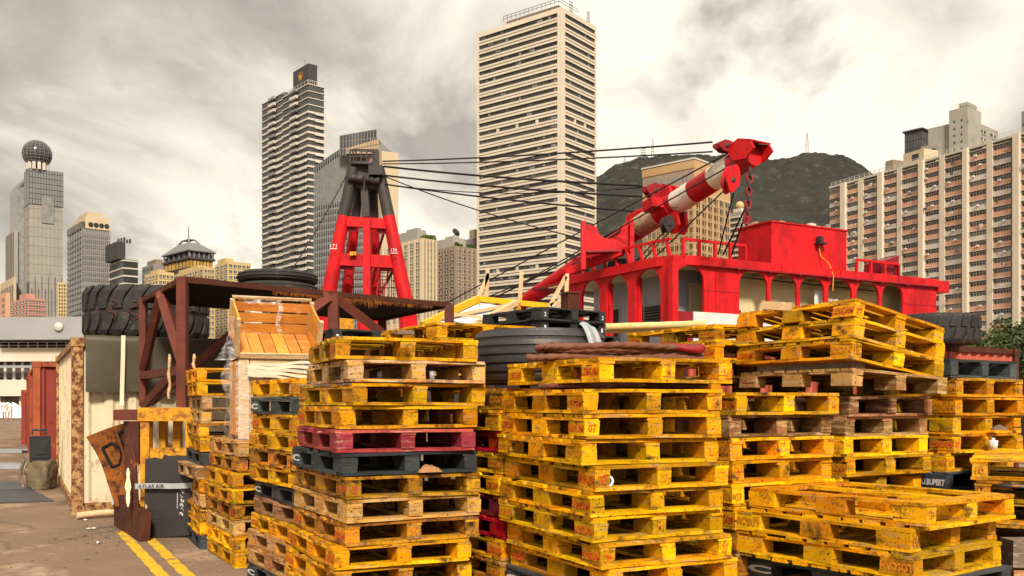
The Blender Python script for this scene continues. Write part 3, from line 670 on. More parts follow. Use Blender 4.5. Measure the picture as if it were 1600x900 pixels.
for q in range(4):
    mb = MB(); mb.lathe([(0, 0), (1.05, 0), (1.05, .3)], 14, (0, 0, 0), smooth=False, M=Matrix.Translation((R*(.3+.19*q), -.62, zt+1.9)) @ Matrix.Rotation(-pi/2, 4, 'X')); mb.build('round_window', 'glass_dark', B.root)

# --- dark striped block
B = Bld('apartment_block', 'dark block with thin white floor bands, behind the grey block', 192, 400, 40, 170, 217)
R, Lg = B.R, B.L; zt = B.z(404); B.p('wall', .3, R-.3, .3, Lg-.3, 0, zt-.1, 'glass_dark')
for i in range(8): B.p('white_band', 0, R, 0, Lg, zt-1-i*3.3, zt-.4-i*3.3, 'wall_white')
B.p('roof_block', -2, R*.25, 2, Lg*.9, zt, B.z(377), 'wall_dark'); B.join('roof_plant', [(-1+q*1.2, -.4+q*1.2, 3, 4, B.z(377), B.z(377)+1.5+.4*(q % 3)) for q in range(5)], 'metal_dark', True)

# --- yellow housing blocks with the pyramid-roofed tower behind
B = Bld('pyramid_tower', 'tower with grey pyramid roof and spire behind yellow blocks', 296, 430, 45, 256, 334)
R, Lg = B.R, B.L; z = B.z; B.p('wall', .4, R-.4, .4, Lg-.4, 0, z(394), 'wall_dark')
B.windows('R', .2, R-.2, 7, z(418), z(404), 1, .75, .8, 'glass_lit', off=.3); B.windows('L', .2, Lg-.2, 7, z(418), z(404), 1, .75, .8, 'glass_lit', off=.3)
B.p('cornice', -.6, R+.6, -.6, Lg+.6, z(404), z(401), 'metal_dark'); B.p('gallery', R*.06, R*.94, Lg*.06, Lg*.94, z(401), z(391), 'glass_dark'); B.p('eaves', -.9, R+.9, -.9, Lg+.9, z(391.5), z(390), 'roof_grey')
for q in range(6): B.p('gallery_post', R*q/5-.25, R*q/5+.25, 0, .5, z(401), z(391), 'metal_grey'); B.p('gallery_post', 0, .5, Lg*q/5+.01, Lg*q/5+.5, z(401), z(391), 'metal_grey')
mb = MB(); cx_, cy_ = R/2, Lg/2; k = .42
mb.add([(-.9, -.9, z(390)), (R+.9, -.9, z(390)), (R+.9, Lg+.9, z(390)), (-.9, Lg+.9, z(390)), (cx_-R*.5*k, cy_-Lg*.5*k, z(374)), (cx_+R*.5*k, cy_-Lg*.5*k, z(374)), (cx_+R*.5*k, cy_+Lg*.5*k, z(374)), (cx_-R*.5*k, cy_+Lg*.5*k, z(374))], [(0, 1, 5, 4), (1, 2, 6, 5), (2, 3, 7, 6), (3, 0, 4, 7), (4, 5, 6, 7)]); mb.build('pyramid_roof', 'roof_grey', B.root)
mb = MB()
for sx, sy in ((-1, -1), (1, -1), (1, 1), (-1, 1)): mb.beam((cx_+sx*R*.5*k, cy_+sy*Lg*.5*k, z(374.5)), (cx_+sx*R*.12, cy_+sy*Lg*.12, z(368)), .7, .7)
mb.box(cx_-R*.14, cx_+R*.14, cy_-Lg*.14, cy_+Lg*.14, z(368.5), z(367)); mb.build('lantern_frame', 'roof_grey', B.root)
mb = MB(); mb.tube([(cx_, cy_, z(374)), (cx_, cy_, z(345))], [.5, .2], 6); mb.build('spire', 'metal_grey', B.root)
def housing(label, pc, pl, pr, Y, b, pyt, wm, cols, floors_px, roof=None, pyb=560, name='apartment_block', ms=('glass_dark', 'glass_dark', 'glass_warm'), fr='wall_white'):
    B = Bld(name, label, pc, Y, b, pl, pr); zt = B.z(pyt); B.p('wall', 0, B.R, 0, B.L, 0, zt, wm)
    rows = int((pyb-pyt)/floors_px); z0 = zt-.6-rows*floors_px*Y/F
    B.windows('R', .2, B.R-.2, cols[0], z0, zt-.6, rows, .58, .52, ms=ms, sill=fr); B.windows('L', .2, B.L-.2, cols[1], z0, zt-.6, rows, .58, .52, ms=ms, sill=fr)
    if roof: B.p('roof_house', B.R*roof[0], B.R*roof[1], B.L*.2, B.L*.8, zt, B.z(roof[2]), wm)
    return B
housing('yellow apartment block at the left of the pyramid tower', 247, 226, 272, 330, 42, 424, 'wall_yellow', (4, 4), 9.5, (.2, .6, 419), pyb=470)
housing('yellow apartment block right below the pyramid roof', 318, 268, 336, 315, 40, 416, 'wall_yellow', (3, 6), 9.0, (.1, .8, 411), pyb=545)
housing('yellow apartment block right of the pyramid tower', 356, 336, 392, 340, 40, 408, 'wall_yellow', (5, 3), 9.0, (.0, .35, 402), pyb=545)
B = Bld('apartment_block', 'grey-brown block with rooftop tanks, left of the pyramid tower', 240, 450, 40, 222, 262)
B.p('wall', 0, B.R, 0, B.L, 0, B.z(412), 'wall_grey'); B.p('roof_house', B.R*.2, B.R*.7, 1, B.L*.8, B.z(412), B.z(404), 'wall_brown'); B.windows('L', .3, B.L-.3, 3, B.z(440), B.z(414), 3, .6, .5, 'glass_dark')

# --- beige blocks between the curved office and the cream tower
def estate(label, pc, pl, pr, Y, b, pyt, wm, cols, roofp, dish):
    B = housing(label, pc, pl, pr, Y, b, pyt, wm, cols, 10.4, None, pyb=500)
    R, Lg = B.R, B.L; zt = B.z(pyt); n = cols[0]
    bx = [(R*q/n-.35, R*q/n+.35, -.7, -.01, 0, zt-.2) for q in range(n+1)]+[(-.7, -.01, Lg*q/cols[1]-.35, Lg*q/cols[1]+.35, 0, zt-.2) for q in range(cols[1]+1)]
    for q in bx: B.p('pier', *q, wm)
    B.p('roof_house', R*.1, R*.75, Lg*.15, Lg*.8, zt, B.z(roofp), 'wall_concrete'); B.p('roof_tank', R*.2, R*.5, Lg*.2, Lg*.5, B.z(roofp), B.z(roofp-4), 'wall_concrete')
    rb = []
    for q in range(12): a = RND.uniform(0, R); rb.append((a, a+.9, .3, 1.2, zt, zt+RND.uniform(.5, 1.6)))
    B.join('roof_planting', rb, 'leaf', True)
    if dish:
        mb = MB(); mb.lathe([(.1, 0), (.9, .25), (1.6, .8)], 12, (0, 0, 0), M=Matrix.Translation((R*.4, Lg*.3, B.z(roofp-9))) @ Matrix.Rotation(radians(50), 4, 'Y')); mb.tube([(R*.4, Lg*.3, B.z(roofp)), (R*.4, Lg*.3, B.z(roofp-8))], .2, 6)
        mb.build('satellite_dish', 'frame_dark', B.root)
estate('beige apartment block with roof garden beside the red gantry', 659, 604, 680, 300, 40, 372, 'wall_beige', (4, 6), 356, False)
estate('brown apartment block with a satellite dish on its roof', 712, 668, 742, 320, 42, 384, 'wall_brown', (4, 5), 369, True)
B = Bld('apartment_block', 'grey sliver of a block beside the cream tower', 740, 430, 40, 722, 760)
B.p('wall', 0, B.R, 0, B.L, 0, B.z(372), 'wall_grey'); B.p('roof_house', B.R*.2, B.R*.6, 1, B.L*.6, B.z(372), B.z(357), 'wall_beige'); B.windows('L', .3, B.L-.3, 3, B.z(470), B.z(378), 9, .5, .5, 'glass_warm')

# --- tan hotel-like block behind the boom
B = Bld('office_block', 'tan square-windowed building with blank top behind the crane boom', 1085, 420, 47, 1004, 1141)
R, Lg = B.R, B.L; zt = B.z(247); z = B.z
B.p('wall', 0, R, 0, Lg, 0, z(285), 'wall_tan'); B.p('grey_storey', .05, R-.05, .05, Lg-.05, z(285), z(262), 'wall_taupe'); B.p('tan_storey', -.05, R*.98, -.05, .5, z(285), z(262), 'wall_tan')
B.p('blank_top', -.2, R+.2, -.2, Lg+.2, z(262), zt-.4, 'wall_tan'); B.p('coping', -.5, R+.5, -.5, Lg+.5, zt-.4, zt+.3, 'wall_white')
ph = 13.0*B.Y/F
for i in range(14):
    zz = z(300)-i*ph
    bx = [(-.12, R+.12, -.12, Lg*.99, zz-.2, zz+.35)]
    B.join('floor_band', bx, 'wall_beige')
B.windows('R', .4, R-.4, 6, z(300)-13*ph, z(300), 13, .55, .62, 'glass_dark', d=.25, sill='wall_tan')
B.windows('L', .4, Lg-.4, 11, z(300)-13*ph, z(300), 13, .52, .58, ms=('glass_dark', 'glass_light', 'glass_mid', 'glass_dark'), d=.25, sill='wall_tan', skip=lambda r, c: c in (3, 7) and r % 2)
B.windows('L', 3, Lg-2, 12, z(282), z(268), 1, .38, .7, 'glass_light', off=.05)

# --- pale grey block right of it, and small blocks in front of the hill
B = Bld('apartment_block', 'pale grey block with a golden ball on its roof', 1158, 460, 40, 1140, 1171)
R, Lg = B.R, B.L; B.p('wall', 0, R, 0, Lg, 0, B.z(330), 'wall_concrete'); B.p('roof_house', R*.15, R*.9, Lg*.1, Lg*.8, B.z(330), B.z(324), 'wall_white'); B.windows('R', .2, R-.2, 3, B.z(400), B.z(332), 8, .6, .5, 'glass_mid', sill='wall_white'); B.windows('L', .2, Lg-.2, 3, B.z(400), B.z(332), 8, .6, .5, 'glass_mid', sill='wall_white')
for i in range(8): B.p('balcony', -1.0, -.01, .5, Lg-.5, B.z(400)+i*2.75, B.z(400)+i*2.75+1, 'wall_white')
mb = MB(); mb.lathe([(2.2*sin(pi*i/10), -2.2*cos(pi*i/10)) for i in range(11)], 14, (R*.4, Lg*.4, B.z(319))); mb.build('roof_ball', 'wall_yellow', B.root)
for (pc, pl, pr, pyt, wm, lab, Y) in ((1182, 1170, 1191, 348, 'wall_salmon', 'small pink block low in front of the hill', 600), (1222, 1196, 1240, 346, 'wall_yellow', 'small yellow block behind the red deckhouse', 620), (1266, 1256, 1284, 350, 'wall_white', 'small white block behind the red deckhouse', 640), (1296, 1286, 1306, 352, 'wall_concrete', 'small grey block at the foot of the hill beside the estate', 660)):
    housing(lab, pc, pl, pr, Y, 40, pyt, wm, (4, 4), 5.2, (.2, .6, pyt-3), pyb=392)

# --- the long pink and cream housing estate on the right
Y = 228; pc = 1668; b = 25.5
B = Bld('housing_estate', 'long pink and cream housing slab with ribbon windows and cream piers', pc, Y, b, 1295, None, R=18)
Lg = B.L; zt = zat(188, Y)
B.p('core', 1.6, 18, 0, Lg, 0, zt-.3, 'wall_brown')
def s_of(px): return len_L(pc, px, Y, b)
PX = [1295, 1310, 1322, 1340, 1348, 1368, 1380, 1401, 1408, 1432, 1444, 1467, 1475, 1501, 1513, 1541, 1550, 1578, 1594, 1630, 1640, 1664]
ph = 17.3*Y/F
rows = 24
boards = []
for k in range(0, len(PX)-1):
    a, c = s_of(PX[k+1]), s_of(PX[k])      # nearer, farther
    if k % 2 == 0:                      # a bay of windows
        if k == 0: pass
        for r in range(rows):
            z1 = zt-1.0-r*ph; z0 = z1-ph
            white = (r % 3 == 2) if (k//2) % 2 else (r % 3 == 1)
            B.p('spandrel', .35, 1.59, a, c, z0, z0+ph*.46, 'wall_white' if white else 'wall_pink')
            w = B.p('window', 1.0, 1.59, a, c, z0+ph*.46, z1-.12, RND.choice(('glass_dark', 'glass_mid', 'glass_mid', 'glass_dark', 'glass_light', 'glass_warm')))
            B_ = (c-a)/6
            for q in range(7): boards.append((.86, 1.02, a+B_*q-.05, a+B_*q+.05, z0+ph*.46, z1-.12))
            boards.append((.84, 1.02, a, c, z0+ph*.80, z0+ph*.83)); boards.append((.2, 1.2, a, c, z1-.12, z1))
            if RND.random() < .5:
                q = a+RND.uniform(.1, .8)*(c-a); boards.append((-.15, .34, q, q+.7, z0+ph*.36, z0+ph*.36+.5))
    else:
        wide = (k//2) % 2 == 0
        B.p('pier', -.6 if wide else .1, 1.59, a, c if not wide else a+(c-a)*.62, 0, zt+.2, 'wall_cream')
        if wide:
            for r in range(rows): boards.append((.9, 1.45, a+(c-a)*.68, a+(c-a)*.92, zt-1.0-r*ph-ph*.8, zt-1.0-r*ph-ph*.2))
        else:
            for r in range(0, rows, 3): B.p('tie_slab', .2, 1.55, c-.3, c+1.2, zt-1.2-r*ph, zt-.7-r*ph, 'wall_white')
B.join('window_frames_and_coolers', boards, 'frame_white', True)
for mm in ('wall_white', 'wall_salmon', 'glass_mid', 'wall_tan'):
    ld = []
    for q in range(34):
        k = 2*RND.randrange(0, len(PX)//2-1); a, c = s_of(PX[k+1]), s_of(PX[k]); r = RND.randrange(rows); y = a+RND.uniform(.05, .75)*(c-a); zz0 = zt-1.0-r*ph-ph*.62
        ld.append((-.45, -.38, y, y+RND.uniform(.4, 1.3), zz0-RND.uniform(.3, .9), zz0))
    B.join('hanging_laundry', ld, mm, True)
B.p('roof_slab', .2, 18.4, -.3, Lg+.2, zt-.28, zt+.35, 'wall_white')
B.join('roof_railing', [(1, 1.1, Lg*q/40, Lg*q/40+.1, zt+.35, zt+1.7) for q in range(41)]+[(1, 1.1, 0, Lg, zt+zz, zt+zz+.1) for zz in (1.0, 1.6)], 'frame_white', True)
B.p('lift_house', 3, 9, s_of(1432), s_of(1400), zt+.35, zt+4.6, 'wall_beige'); B.p('lift_house', 3, 8, s_of(1384), s_of(1372), zt+.35, zt+4.0, 'wall_brown'); B.p('lift_house_window', 2.9, 2.99, s_of(1424), s_of(1414), zt+2, zt+3.6, 'glass_dark')
# --- towers behind the estate
B = Bld('apartment_tower', 'grey concrete tower with stepped top behind the housing slab', 1512, 330, 40, 1444, 1533)
R, Lg = B.R, B.L; z = B.z
B.p('shaft', 0, R, 0, Lg*.42, 0, z(166), 'wall_concrete'); B.p('shaft_top', .6, R*.8, .5, Lg*.22, z(166), z(158), 'wall_concrete'); B.p('left_wing', 1.5, R, Lg*.42, Lg*.95, 0, z(185), 'wall_concrete'); B.p('left_low_wing', -1, R, Lg*.62, Lg*1.05, 0, z(215), 'wall_concrete')
rr = len_R(1512, 1566, 330, 40); B.p('right_wing', R, rr, 1.5, Lg*.4, 0, z(180), 'wall_concrete')
B.windows('R', R+.4, rr-.3, 2, z(235), z(186), 4, .5, .5, 'glass_dark', off=1.5, sill='wall_white'); B.windows('L', Lg*.05, Lg*.38, 2, z(235), z(180), 5, .18, .3, 'glass_dark'); B.windows('L', Lg*.66, Lg*1.0, 2, z(240), z(219), 2, .5, .5, 'glass_dark', off=-1)
B.join('roof_railing', [(0, R, 0, .08, z(166)+zz, z(166)+zz+.1) for zz in (.8, 1.6)]+[(0, .08, 0, Lg*.42, z(166)+zz, z(166)+zz+.1) for zz in (.8, 1.6)]+[(R*q/6, R*q/6+.1, 0, .1, z(166), z(166)+1.7) for q in range(7)]+[(0, .1, Lg*.42*q/7, Lg*.42*q/7+.1, z(166), z(166)+1.7) for q in range(8)], 'frame_white', True)
B = Bld('office_tower', 'dark glass tower with a slanted fin roof behind the housing slab', 1440, 360, 40, 1414, 1452)
R, Lg = B.R, B.L; B.p('glass_wall', 0, R, 0, Lg, 0, B.z(202), 'glass_mid'); B.p('roof_plate', -.8, R+.8, -.8, Lg+.8, B.z(202), B.z(200), 'metal_dark'); B.p('roof_fin', 1, R, 1, Lg+1.5, B.z(199.5), B.z(197), 'frame_white')
bx = [(R*q/5-.1, R*q/5+.1, -.12, 0, 0, B.z(202)) for q in range(6)]+[(-.12, 0, Lg*q/6-.1, Lg*q/6+.1, 0, B.z(202)) for q in range(7)]+[(-.12, R, -.12, Lg, B.z(204)-i*3.2, B.z(204)-i*3.2+.3) for i in range(14)]
B.join('mullions', bx, 'metal_dark', True)
B = Bld('apartment_tower', 'grey tower end cut off by the right edge above the slab', 1604, 330, 20, 1596, 1660)
B.p('wall', 0, B.R, 0, B.L, 0, B.z(172), 'wall_concrete'); B.p('window', -.1, .02, .3, 1.2, B.z(196), B.z(190), 'glass_dark')

# --- low pier building at the left with covered car and two people
Y = 92
Bp = empty('pier_building', (xat(-120, Y), Y, 0), (0, 0, radians(-3)), 'low cream ferry pier building with grey roof fascia and ribbon windows', 'building')
Wd = xat(240, Y)-xat(-120, Y); zz = lambda py: zat(py, Y)
mat('fascia_grey', (.33, .33, .33), (.29, .29, .29), rough=.6, ns=.4, bump=.03, rand=0)
part('roof_fascia', Bp, xat(22, Y)-xat(-120, Y), Wd, -2.6, 14, zz(534), zz(500), 'fascia_grey'); part('roof_fascia', Bp, 0, xat(21, Y)-xat(-120, Y), -1.6, 14, zz(531), zz(508), 'fascia_grey')
part('upper_wall', Bp, 0, Wd, 1.5, 14, zz(548), zz(531)-.05, 'wall_dark'); part('parapet', Bp, 0, Wd, -1.2, 1.4, zz(566), zz(545), 'wall_cream')
part('wall_band', Bp, 0, Wd, -.4, 14, zz(595), zz(566)-.02, 'wall_dark'); part('lower_band', Bp, 0, Wd, -1.2, 14, zz(619), zz(594), 'wall_cream'); part('ground_storey', Bp, 0, Wd, .2, 14, 0, zz(619)-.02, 'wall_grey')
part('sun_louvre', Bp, 0, Wd, -1.9, -1.3, zz(576), zz(572.5), 'fascia_grey')
n = 26
for q in range(n):
    x = Wd*q/n
    part('window_mullion', Bp, x-.12, x+.12, -.7, -.42, zz(594), zz(566), 'frame_white')
    part('window', Bp, x+.16, x+Wd/n-.16, -.55, -.42, zz(591), zz(569), 'glass_warm')
    if q % 3 == 0: part('column', Bp, x-.4, x+.4, -.6, .19, 0, zz(619)-.03, 'wall_cream')
for q in range(5): part('shutter', Bp, 2+q*3.4, 4.6+q*3.4, .05, .18, 0, zz(628), 'metal_grey')
for q, py in enumerate((537, 542)): part('hand_rail', Bp, 0, Wd, -1.3, -1.22, zz(py), zz(py)+.06, 'frame_white')
for q in range(24): part('rail_post', Bp, Wd*q/24, Wd*q/24+.07, -1.32, -1.24, zz(546), zz(537), 'frame_white')
mb = MB(); mb.lathe([(0, -.1), (.40, -.1), (.45, 0), (.40, .1), (0, .1)], 24, (0, 0, 0), M=Matrix.Translation((xat(121, Y)-xat(-120, Y), -2.72, zz(515))) @ Matrix.Rotation(pi/2, 4, 'X')); mb.build('round_lamp', 'frame_white', Bp)
for px in (18, 96): part('lamp', Bp, xat(px, Y)-xat(-120, Y)-.3, xat(px, Y)-xat(-120, Y)+.3, -1.9, -1.5, zz(531), zz(529), 'frame_white')
for q in range(3): part('roof_rail', Bp, 0, xat(20, Y)-xat(-120, Y), -1.58, -1.5, zz(508-q*3), zz(508-q*3)+.1, 'frame_white')
for px in (2, 8, 14, 20): part('roof_rail_post', Bp, xat(px, Y)-xat(-120, Y), xat(px, Y)-xat(-120, Y)+.1, -1.6, -1.5, zz(508), zz(501), 'frame_white')
# covered car
Yc = 84.0; cx_ = xat(9, Yc)
prof = [(-2.1, .1), (-2.15, .75), (-1.5, .98), (-.8, 1.5), (.7, 1.52), (1.4, 1.05), (2.1, .85), (2.2, .1)]
mb = MB()
def cov(u, v):
    i = min(len(prof)-2, int(u*(len(prof)-1))); f = u*(len(prof)-1)-i
    x = prof[i][0]*(1-f)+prof[i+1][0]*f; z = prof[i][1]*(1-f)+prof[i+1][1]*f
    w = sin(pi*v)**.3 if 0 < v < 1 else 0
    return (x+.04*mnoise.noise(Vector((u*9, v*9, 1))), (v-.5)*1.75, .06+(z-.06)*max(.05, w)+.05*mnoise.noise(Vector((u*12, v*10, 4)))*w)
mb.grid(cov, 28, 16); o = mb.build('covered_car', 'cloth_white', None, (cx_, Yc, 0)); tag(o, 'car under a white dust cover by the pier building', 'car')
# ------------------------------------------------------------------ two people walking near the covered car
def person(px, Y, h, label, top, legs_bare, hairlong, turn, stride):
    root = empty('person', (xat(px, Y), Y, 0), (0, 0, turn), label, 'person', 'people walking by the pier')
    me = bpy.data.meshes.new('body'); k = h/1.65
    J = {'pel': (0, 0, .90), 'chest': (0, 0, 1.22), 'neck': (0, 0, 1.42), 'head': (0, -.02, 1.54), 'crown': (0, 0, 1.62),
         'hl': (.09, 0, .86), 'kl': (.10, -.10*stride, .47), 'al': (.10, -.02-.02*stride, .08), 'tl': (.10, -.15, .03),
         'hr': (-.09, 0, .86), 'kr': (-.10, .02*stride, .47), 'ar': (-.10, .22*stride, .09), 'tr': (-.10, .10*stride, .03),
         'sl': (.18, 0, 1.37), 'el': (.23, .05, 1.10), 'wl': (.21, -.12, .92), 'fl': (.20, -.18, .85),
         'sr': (-.18, 0, 1.37), 'er': (-.23, .05, 1.10), 'wr': (-.22, -.05, .88), 'fr': (-.21, -.08, .80)}
    E = [('pel', 'chest'), ('chest', 'neck'), ('neck', 'head'), ('head', 'crown'), ('pel', 'hl'), ('hl', 'kl'), ('kl', 'al'), ('al', 'tl'), ('pel', 'hr'), ('hr', 'kr'), ('kr', 'ar'), ('ar', 'tr'),
         ('chest', 'sl'), ('sl', 'el'), ('el', 'wl'), ('wl', 'fl'), ('chest', 'sr'), ('sr', 'er'), ('er', 'wr'), ('wr', 'fr')]
    Rr = {'pel': .13, 'chest': .125, 'neck': .052, 'head': .095, 'crown': .07, 'hl': .085, 'kl': .055, 'al': .038, 'tl': .035, 'hr': .085, 'kr': .055, 'ar': .038, 'tr': .035, 'sl': .055, 'el': .040, 'wl': .028, 'fl': .03, 'sr': .055, 'er': .040, 'wr': .028, 'fr': .03}
    ks = list(J); me.from_pydata([tuple(c*k for c in J[q]) for q in ks], [(ks.index(a), ks.index(b)) for a, b in E], [])
    o = link('body', me, root); me.materials.append(MATS['skin']); o.modifiers.new('skin', 'SKIN')
    for i, q in enumerate(ks): r = Rr[q]*k; me.skin_vertices[0].data[i].radius = (r, r)
    me.skin_vertices[0].data[0].use_root = True; o.modifiers.new('sub', 'SUBSURF').levels = 1; o.modifiers['sub'].render_levels = 1
    mb = MB(); mb.lathe([(.10, .78), (.17, .86), (.165, 1.0), (.15, 1.12), (.175, 1.3), (.12, 1.42), (.06, 1.44)], 16)
    for s_ in (-1, 1): mb.tube([(s_*.15, 0, 1.36), (s_*.245, .04, 1.14)], [.075, .06], 10)
    t = mb.build('shirt', top, root, (0, 0, 0)); t.scale = (k, k*.72, k)
    if not legs_bare:
        mb = MB()
        for s_, q in ((1, 'l'), (-1, 'r')): mb.tube([Vector(J['h'+q]), Vector(J['k'+q]), Vector(J['a'+q])], [.105, .075, .06], 10)
        mb.build('trousers', 'cloth_dark', root).scale = (k, k, k)
    else:
        mb = MB()
        for s_, q in ((1, 'l'), (-1, 'r')): mb.tube([Vector(J['h'+q])+Vector((0, 0, .06)), Vector(J['h'+q])*.55+Vector(J['k'+q])*.45], [.115, .10], 10)
        mb.build('shorts', 'cloth_white' if top == 'cloth_white' else 'cloth_dark', root).scale = (k, k, k)
    mb = MB(); mb.lathe([(.115*sin(pi*i/8)*(1 if i > 3 else .9), -.13*cos(pi*i/8)) for i in range(2, 9)], 14, (0, .025, 1.56))
    if hairlong: mb.tube([(0, .08, 1.56), (0, .10, 1.40), (0, .085, 1.26)], [.085, .09, .05], 10)
    mb.build('hair', 'hair', root).scale = (k, k, k)
person(7, 79, 1.70, 'person in white top and shorts walking, the left of two', 'cloth_white', True, True, radians(20), 1)
person(15.5, 78, 1.64, 'person in white top and shorts walking, the right of two', 'cloth_white', True, True, radians(-10), -1)
# ------------------------------------------------------------------ crane barge: house, roof gear, boom, gantry
YS, BS, PCS = 34.0, 29.0, 1052.0
SH = empty('crane_barge', (xat(PCS, YS), YS, 0), (0, 0, radians(BS)), 'bright red crane barge deckhouse with arched openings along its deck', 'barge')
MS = Matrix.Translation(Vector((xat(PCS, YS), YS, 0))) @ Matrix.Rotation(radians(BS), 4, 'Z'); MSI = MS.inverted()
def sR(px): return len_R(PCS, px, YS, BS)
def sL(px): return len_L(PCS, px, YS, BS)
def sp(px, py, Y): return MSI @ at(px, py, Y)
ZT, ZB, ZO, ZD = 6.98, 6.60, 4.92, 3.4       # band top, arch crown, sill of the openings, deck
RL, LL = sR(1463), sL(888)
def arch_wall(mb, spans, t0, t1, zs, zc, z1, axis, thick, rad=.55):
    # wall along one axis with openings spans [(a,b)], sill zs, crown zc, top z1
    def bx(a, b, c, d):
        if axis == 'x': mb.box(a, b, 0, thick, c, d)
        else: mb.box(0, thick, a, b, c, d)
    e = t0
    for a, b in spans:
        bx(e, a, zs, zc); e = b
    bx(e, t1, zs, zc); bx(t0, t1, zc, z1)
    for a, b in spans:
        r = min(rad, (b-a)*.48)
        for cx_, sg, ca in ((a, 1, a+r), (b, -1, b-r)):
            pts = [(cx_, zc), (cx_, zc-r)]+[(ca-sg*r*cos(pi/2*q/6), zc-r+r*sin(pi/2*q/6)) for q in range(1, 7)]
            if axis == 'x': mb.prism(pts, 0, thick)
            else: mb.prism(pts, 0, thick, Matrix(((0, 1, 0, 0), (1, 0, 0, 0), (0, 0, 1, 0), (0, 0, 0, 1))))
# front (right-hand) wall
spR = [(sR(a), sR(b)) for a, b in ((1155, 1199), (1204, 1245), (1250, 1288), (1294, 1331), (1338, 1373), (1378, 1411))]
spR0 = (.12, sR(1100))
mb = MB(); arch_wall(mb, [spR0]+spR, 0.0, RL-.0, ZO, ZB, ZT-.02, 'x', .10); mb.build('front_wall', 'ship_red', SH, fixn=True)
mb = MB(); arch_wall(mb, [(sL(b), sL(a)) for a, b in ((992, 1032), (947, 981), (909, 937))], .12, LL, ZD, ZB+.02, ZT-.03, 'y', .10, .75); mb.build('side_wall', 'ship_red', SH, fixn=True)
# coaming band, rounded at the corner, and the white bulwark beneath
mb = MB(); rr = 1.2
path = [(-.12, LL)]+[(-.12, rr)]+[(-.12+rr-rr*cos(pi/2*q/8), -.12+rr-rr*sin(pi/2*q/8)) for q in range(1, 9)]+[(RL, -.12)]
n = len(path)
vs = [(x, y, z) for z in (ZB+.03, ZT) for x, y in path]+[(x+.2, y+.2, z) for z in (ZB+.03, ZT) for x, y in path]
mb.add(vs, [(i, n+i, n+i+1, i+1) for i in range(n-1)]+[(2*n+i, 2*n+i+1, 3*n+i+1, 3*n+i) for i in range(n-1)]+[(n+i, 3*n+i, 3*n+i+1, n+i+1) for i in range(n-1)]+[(i, i+1, 2*n+i+1, 2*n+i) for i in range(n-1)], False)
mb.build('roof_coaming', 'ship_red', SH)
part('roof_deck', SH, .1, RL-.1, .1, 10.5, ZT-.24, ZT-.12, 'ship_red_dark'); part('ceiling', SH, .11, RL-.11, .11, 9, ZT-.29, ZT-.245, 'ship_cream')
part('overhang', SH, RL, RL+.75, -.1, 3.0, ZT-.55, ZT-.04, 'ship_red')
part('bulwark', SH, sR(1082), RL, -.06, .04, 2.6, ZO-.01, 'ship_white'); part('corner_bulwark', SH, -.06, sR(1081), -.05, .05, 3.0, ZO-.02, 'ship_red_dark')
part('side_bulwark', SH, -.05, .05, .06, LL, 3.2, ZD+.12, 'ship_red_dark')
part('hull', SH, .2, RL+6, .3, 30, .2, 3.2, 'ship_black')
part('deck', SH, .2, RL+4, .3, 12, 3.21, 3.3, 'ship_grey')
# inner walls
xi = 2.0
part('inner_side_wall', SH, xi, xi+.1, 1.7, LL+1, 3.3, ZT-.3, 'ship_grey')
part('inner_corner_wall', SH, 1.2, xi+1.6, 1.6, 1.7, 3.3, ZT-.3, 'ship_grey')
part('cabin_door', SH, xi+.05, xi+.85, 1.5, 1.59, 3.3, ZT-.75, 'ship_cream')
part('inner_front_wall', SH, sR(1150), RL-.6, 1.0, 1.1, 3.3, ZT-.3, 'ship_cream')
def inner(px):
    k = (px-CX)/F; c, s = cos(radians(BS)), sin(radians(BS)); X0, Y0 = xat(PCS, YS), YS; Yv = (xi+X0*c+Y0*s)/(k*c+s); return -(k*Yv-X0)*s+(Yv-Y0)*c
for px in (962, 1000): s_ = inner(px); part('side_window', SH, xi-.05, xi-.001, s_-.28, s_+.28, 4.4, 5.6, 'ship_dark'); part('window_frame', SH, xi-.04, xi-.0005, s_-.36, s_+.36, 4.3, 5.7, 'ship_white')
for q in range(10): s_ = inner(1022); part('louvre_slat', SH, xi-.12, xi-.01, s_-.55, s_+.55, 4.35+q*.12, 4.41+q*.12, 'ship_dark')
part('doorway', SH, sR(1160), sR(1166), .95, .999, 3.3, 5.4, 'ship_dark')
for q in range(5):
    a = spR[q][0]; part('wall_batten', SH, a+.9, a+.96, .94, .995, 3.3, 5.2, 'ship_dark'); part('ceiling_beam', SH, a, a+.08, .12, .98, ZT-.42, ZT-.29, 'ship_cream')
    mb = MB(); mb.tube([(a, .25+.1*q, 6.40), (a+1.9, .28+.1*q, 6.36)], .03, 6); mb.build('ceiling_pipe', 'ship_dark', SH)
part('inner_window', SH, spR[2][0]+.2, spR[2][0]+1.0, .95, .998, 4.4, 5.0, 'ship_red_dark')
# weld seams on the plating
for px in (1128, 1218, 1310, 1400, 1440): part('weld_seam', SH, sR(px)-.012, sR(px)+.012, -.135, -.119, ZB+.04, ZT-.02, 'ship_red_dark')
for px in (1118, 1430): part('weld_seam', SH, sR(px)-.01, sR(px)+.01, -.012, -.001, ZO+.02, ZB, 'ship_red_dark')
part('weld_seam', SH, spR0[1]+.02, spR[0][0]-.02, -.012, -.001, 5.72, 5.74, 'ship_red_dark'); part('weld_seam', SH, spR[5][1]+.02, RL-.02, -.012, -.001, 5.80, 5.82, 'ship_red_dark')
part('rubbing_strip', SH, 1.2, RL, -.17, -.12, ZB+.02, ZB+.07, 'ship_red_dark')
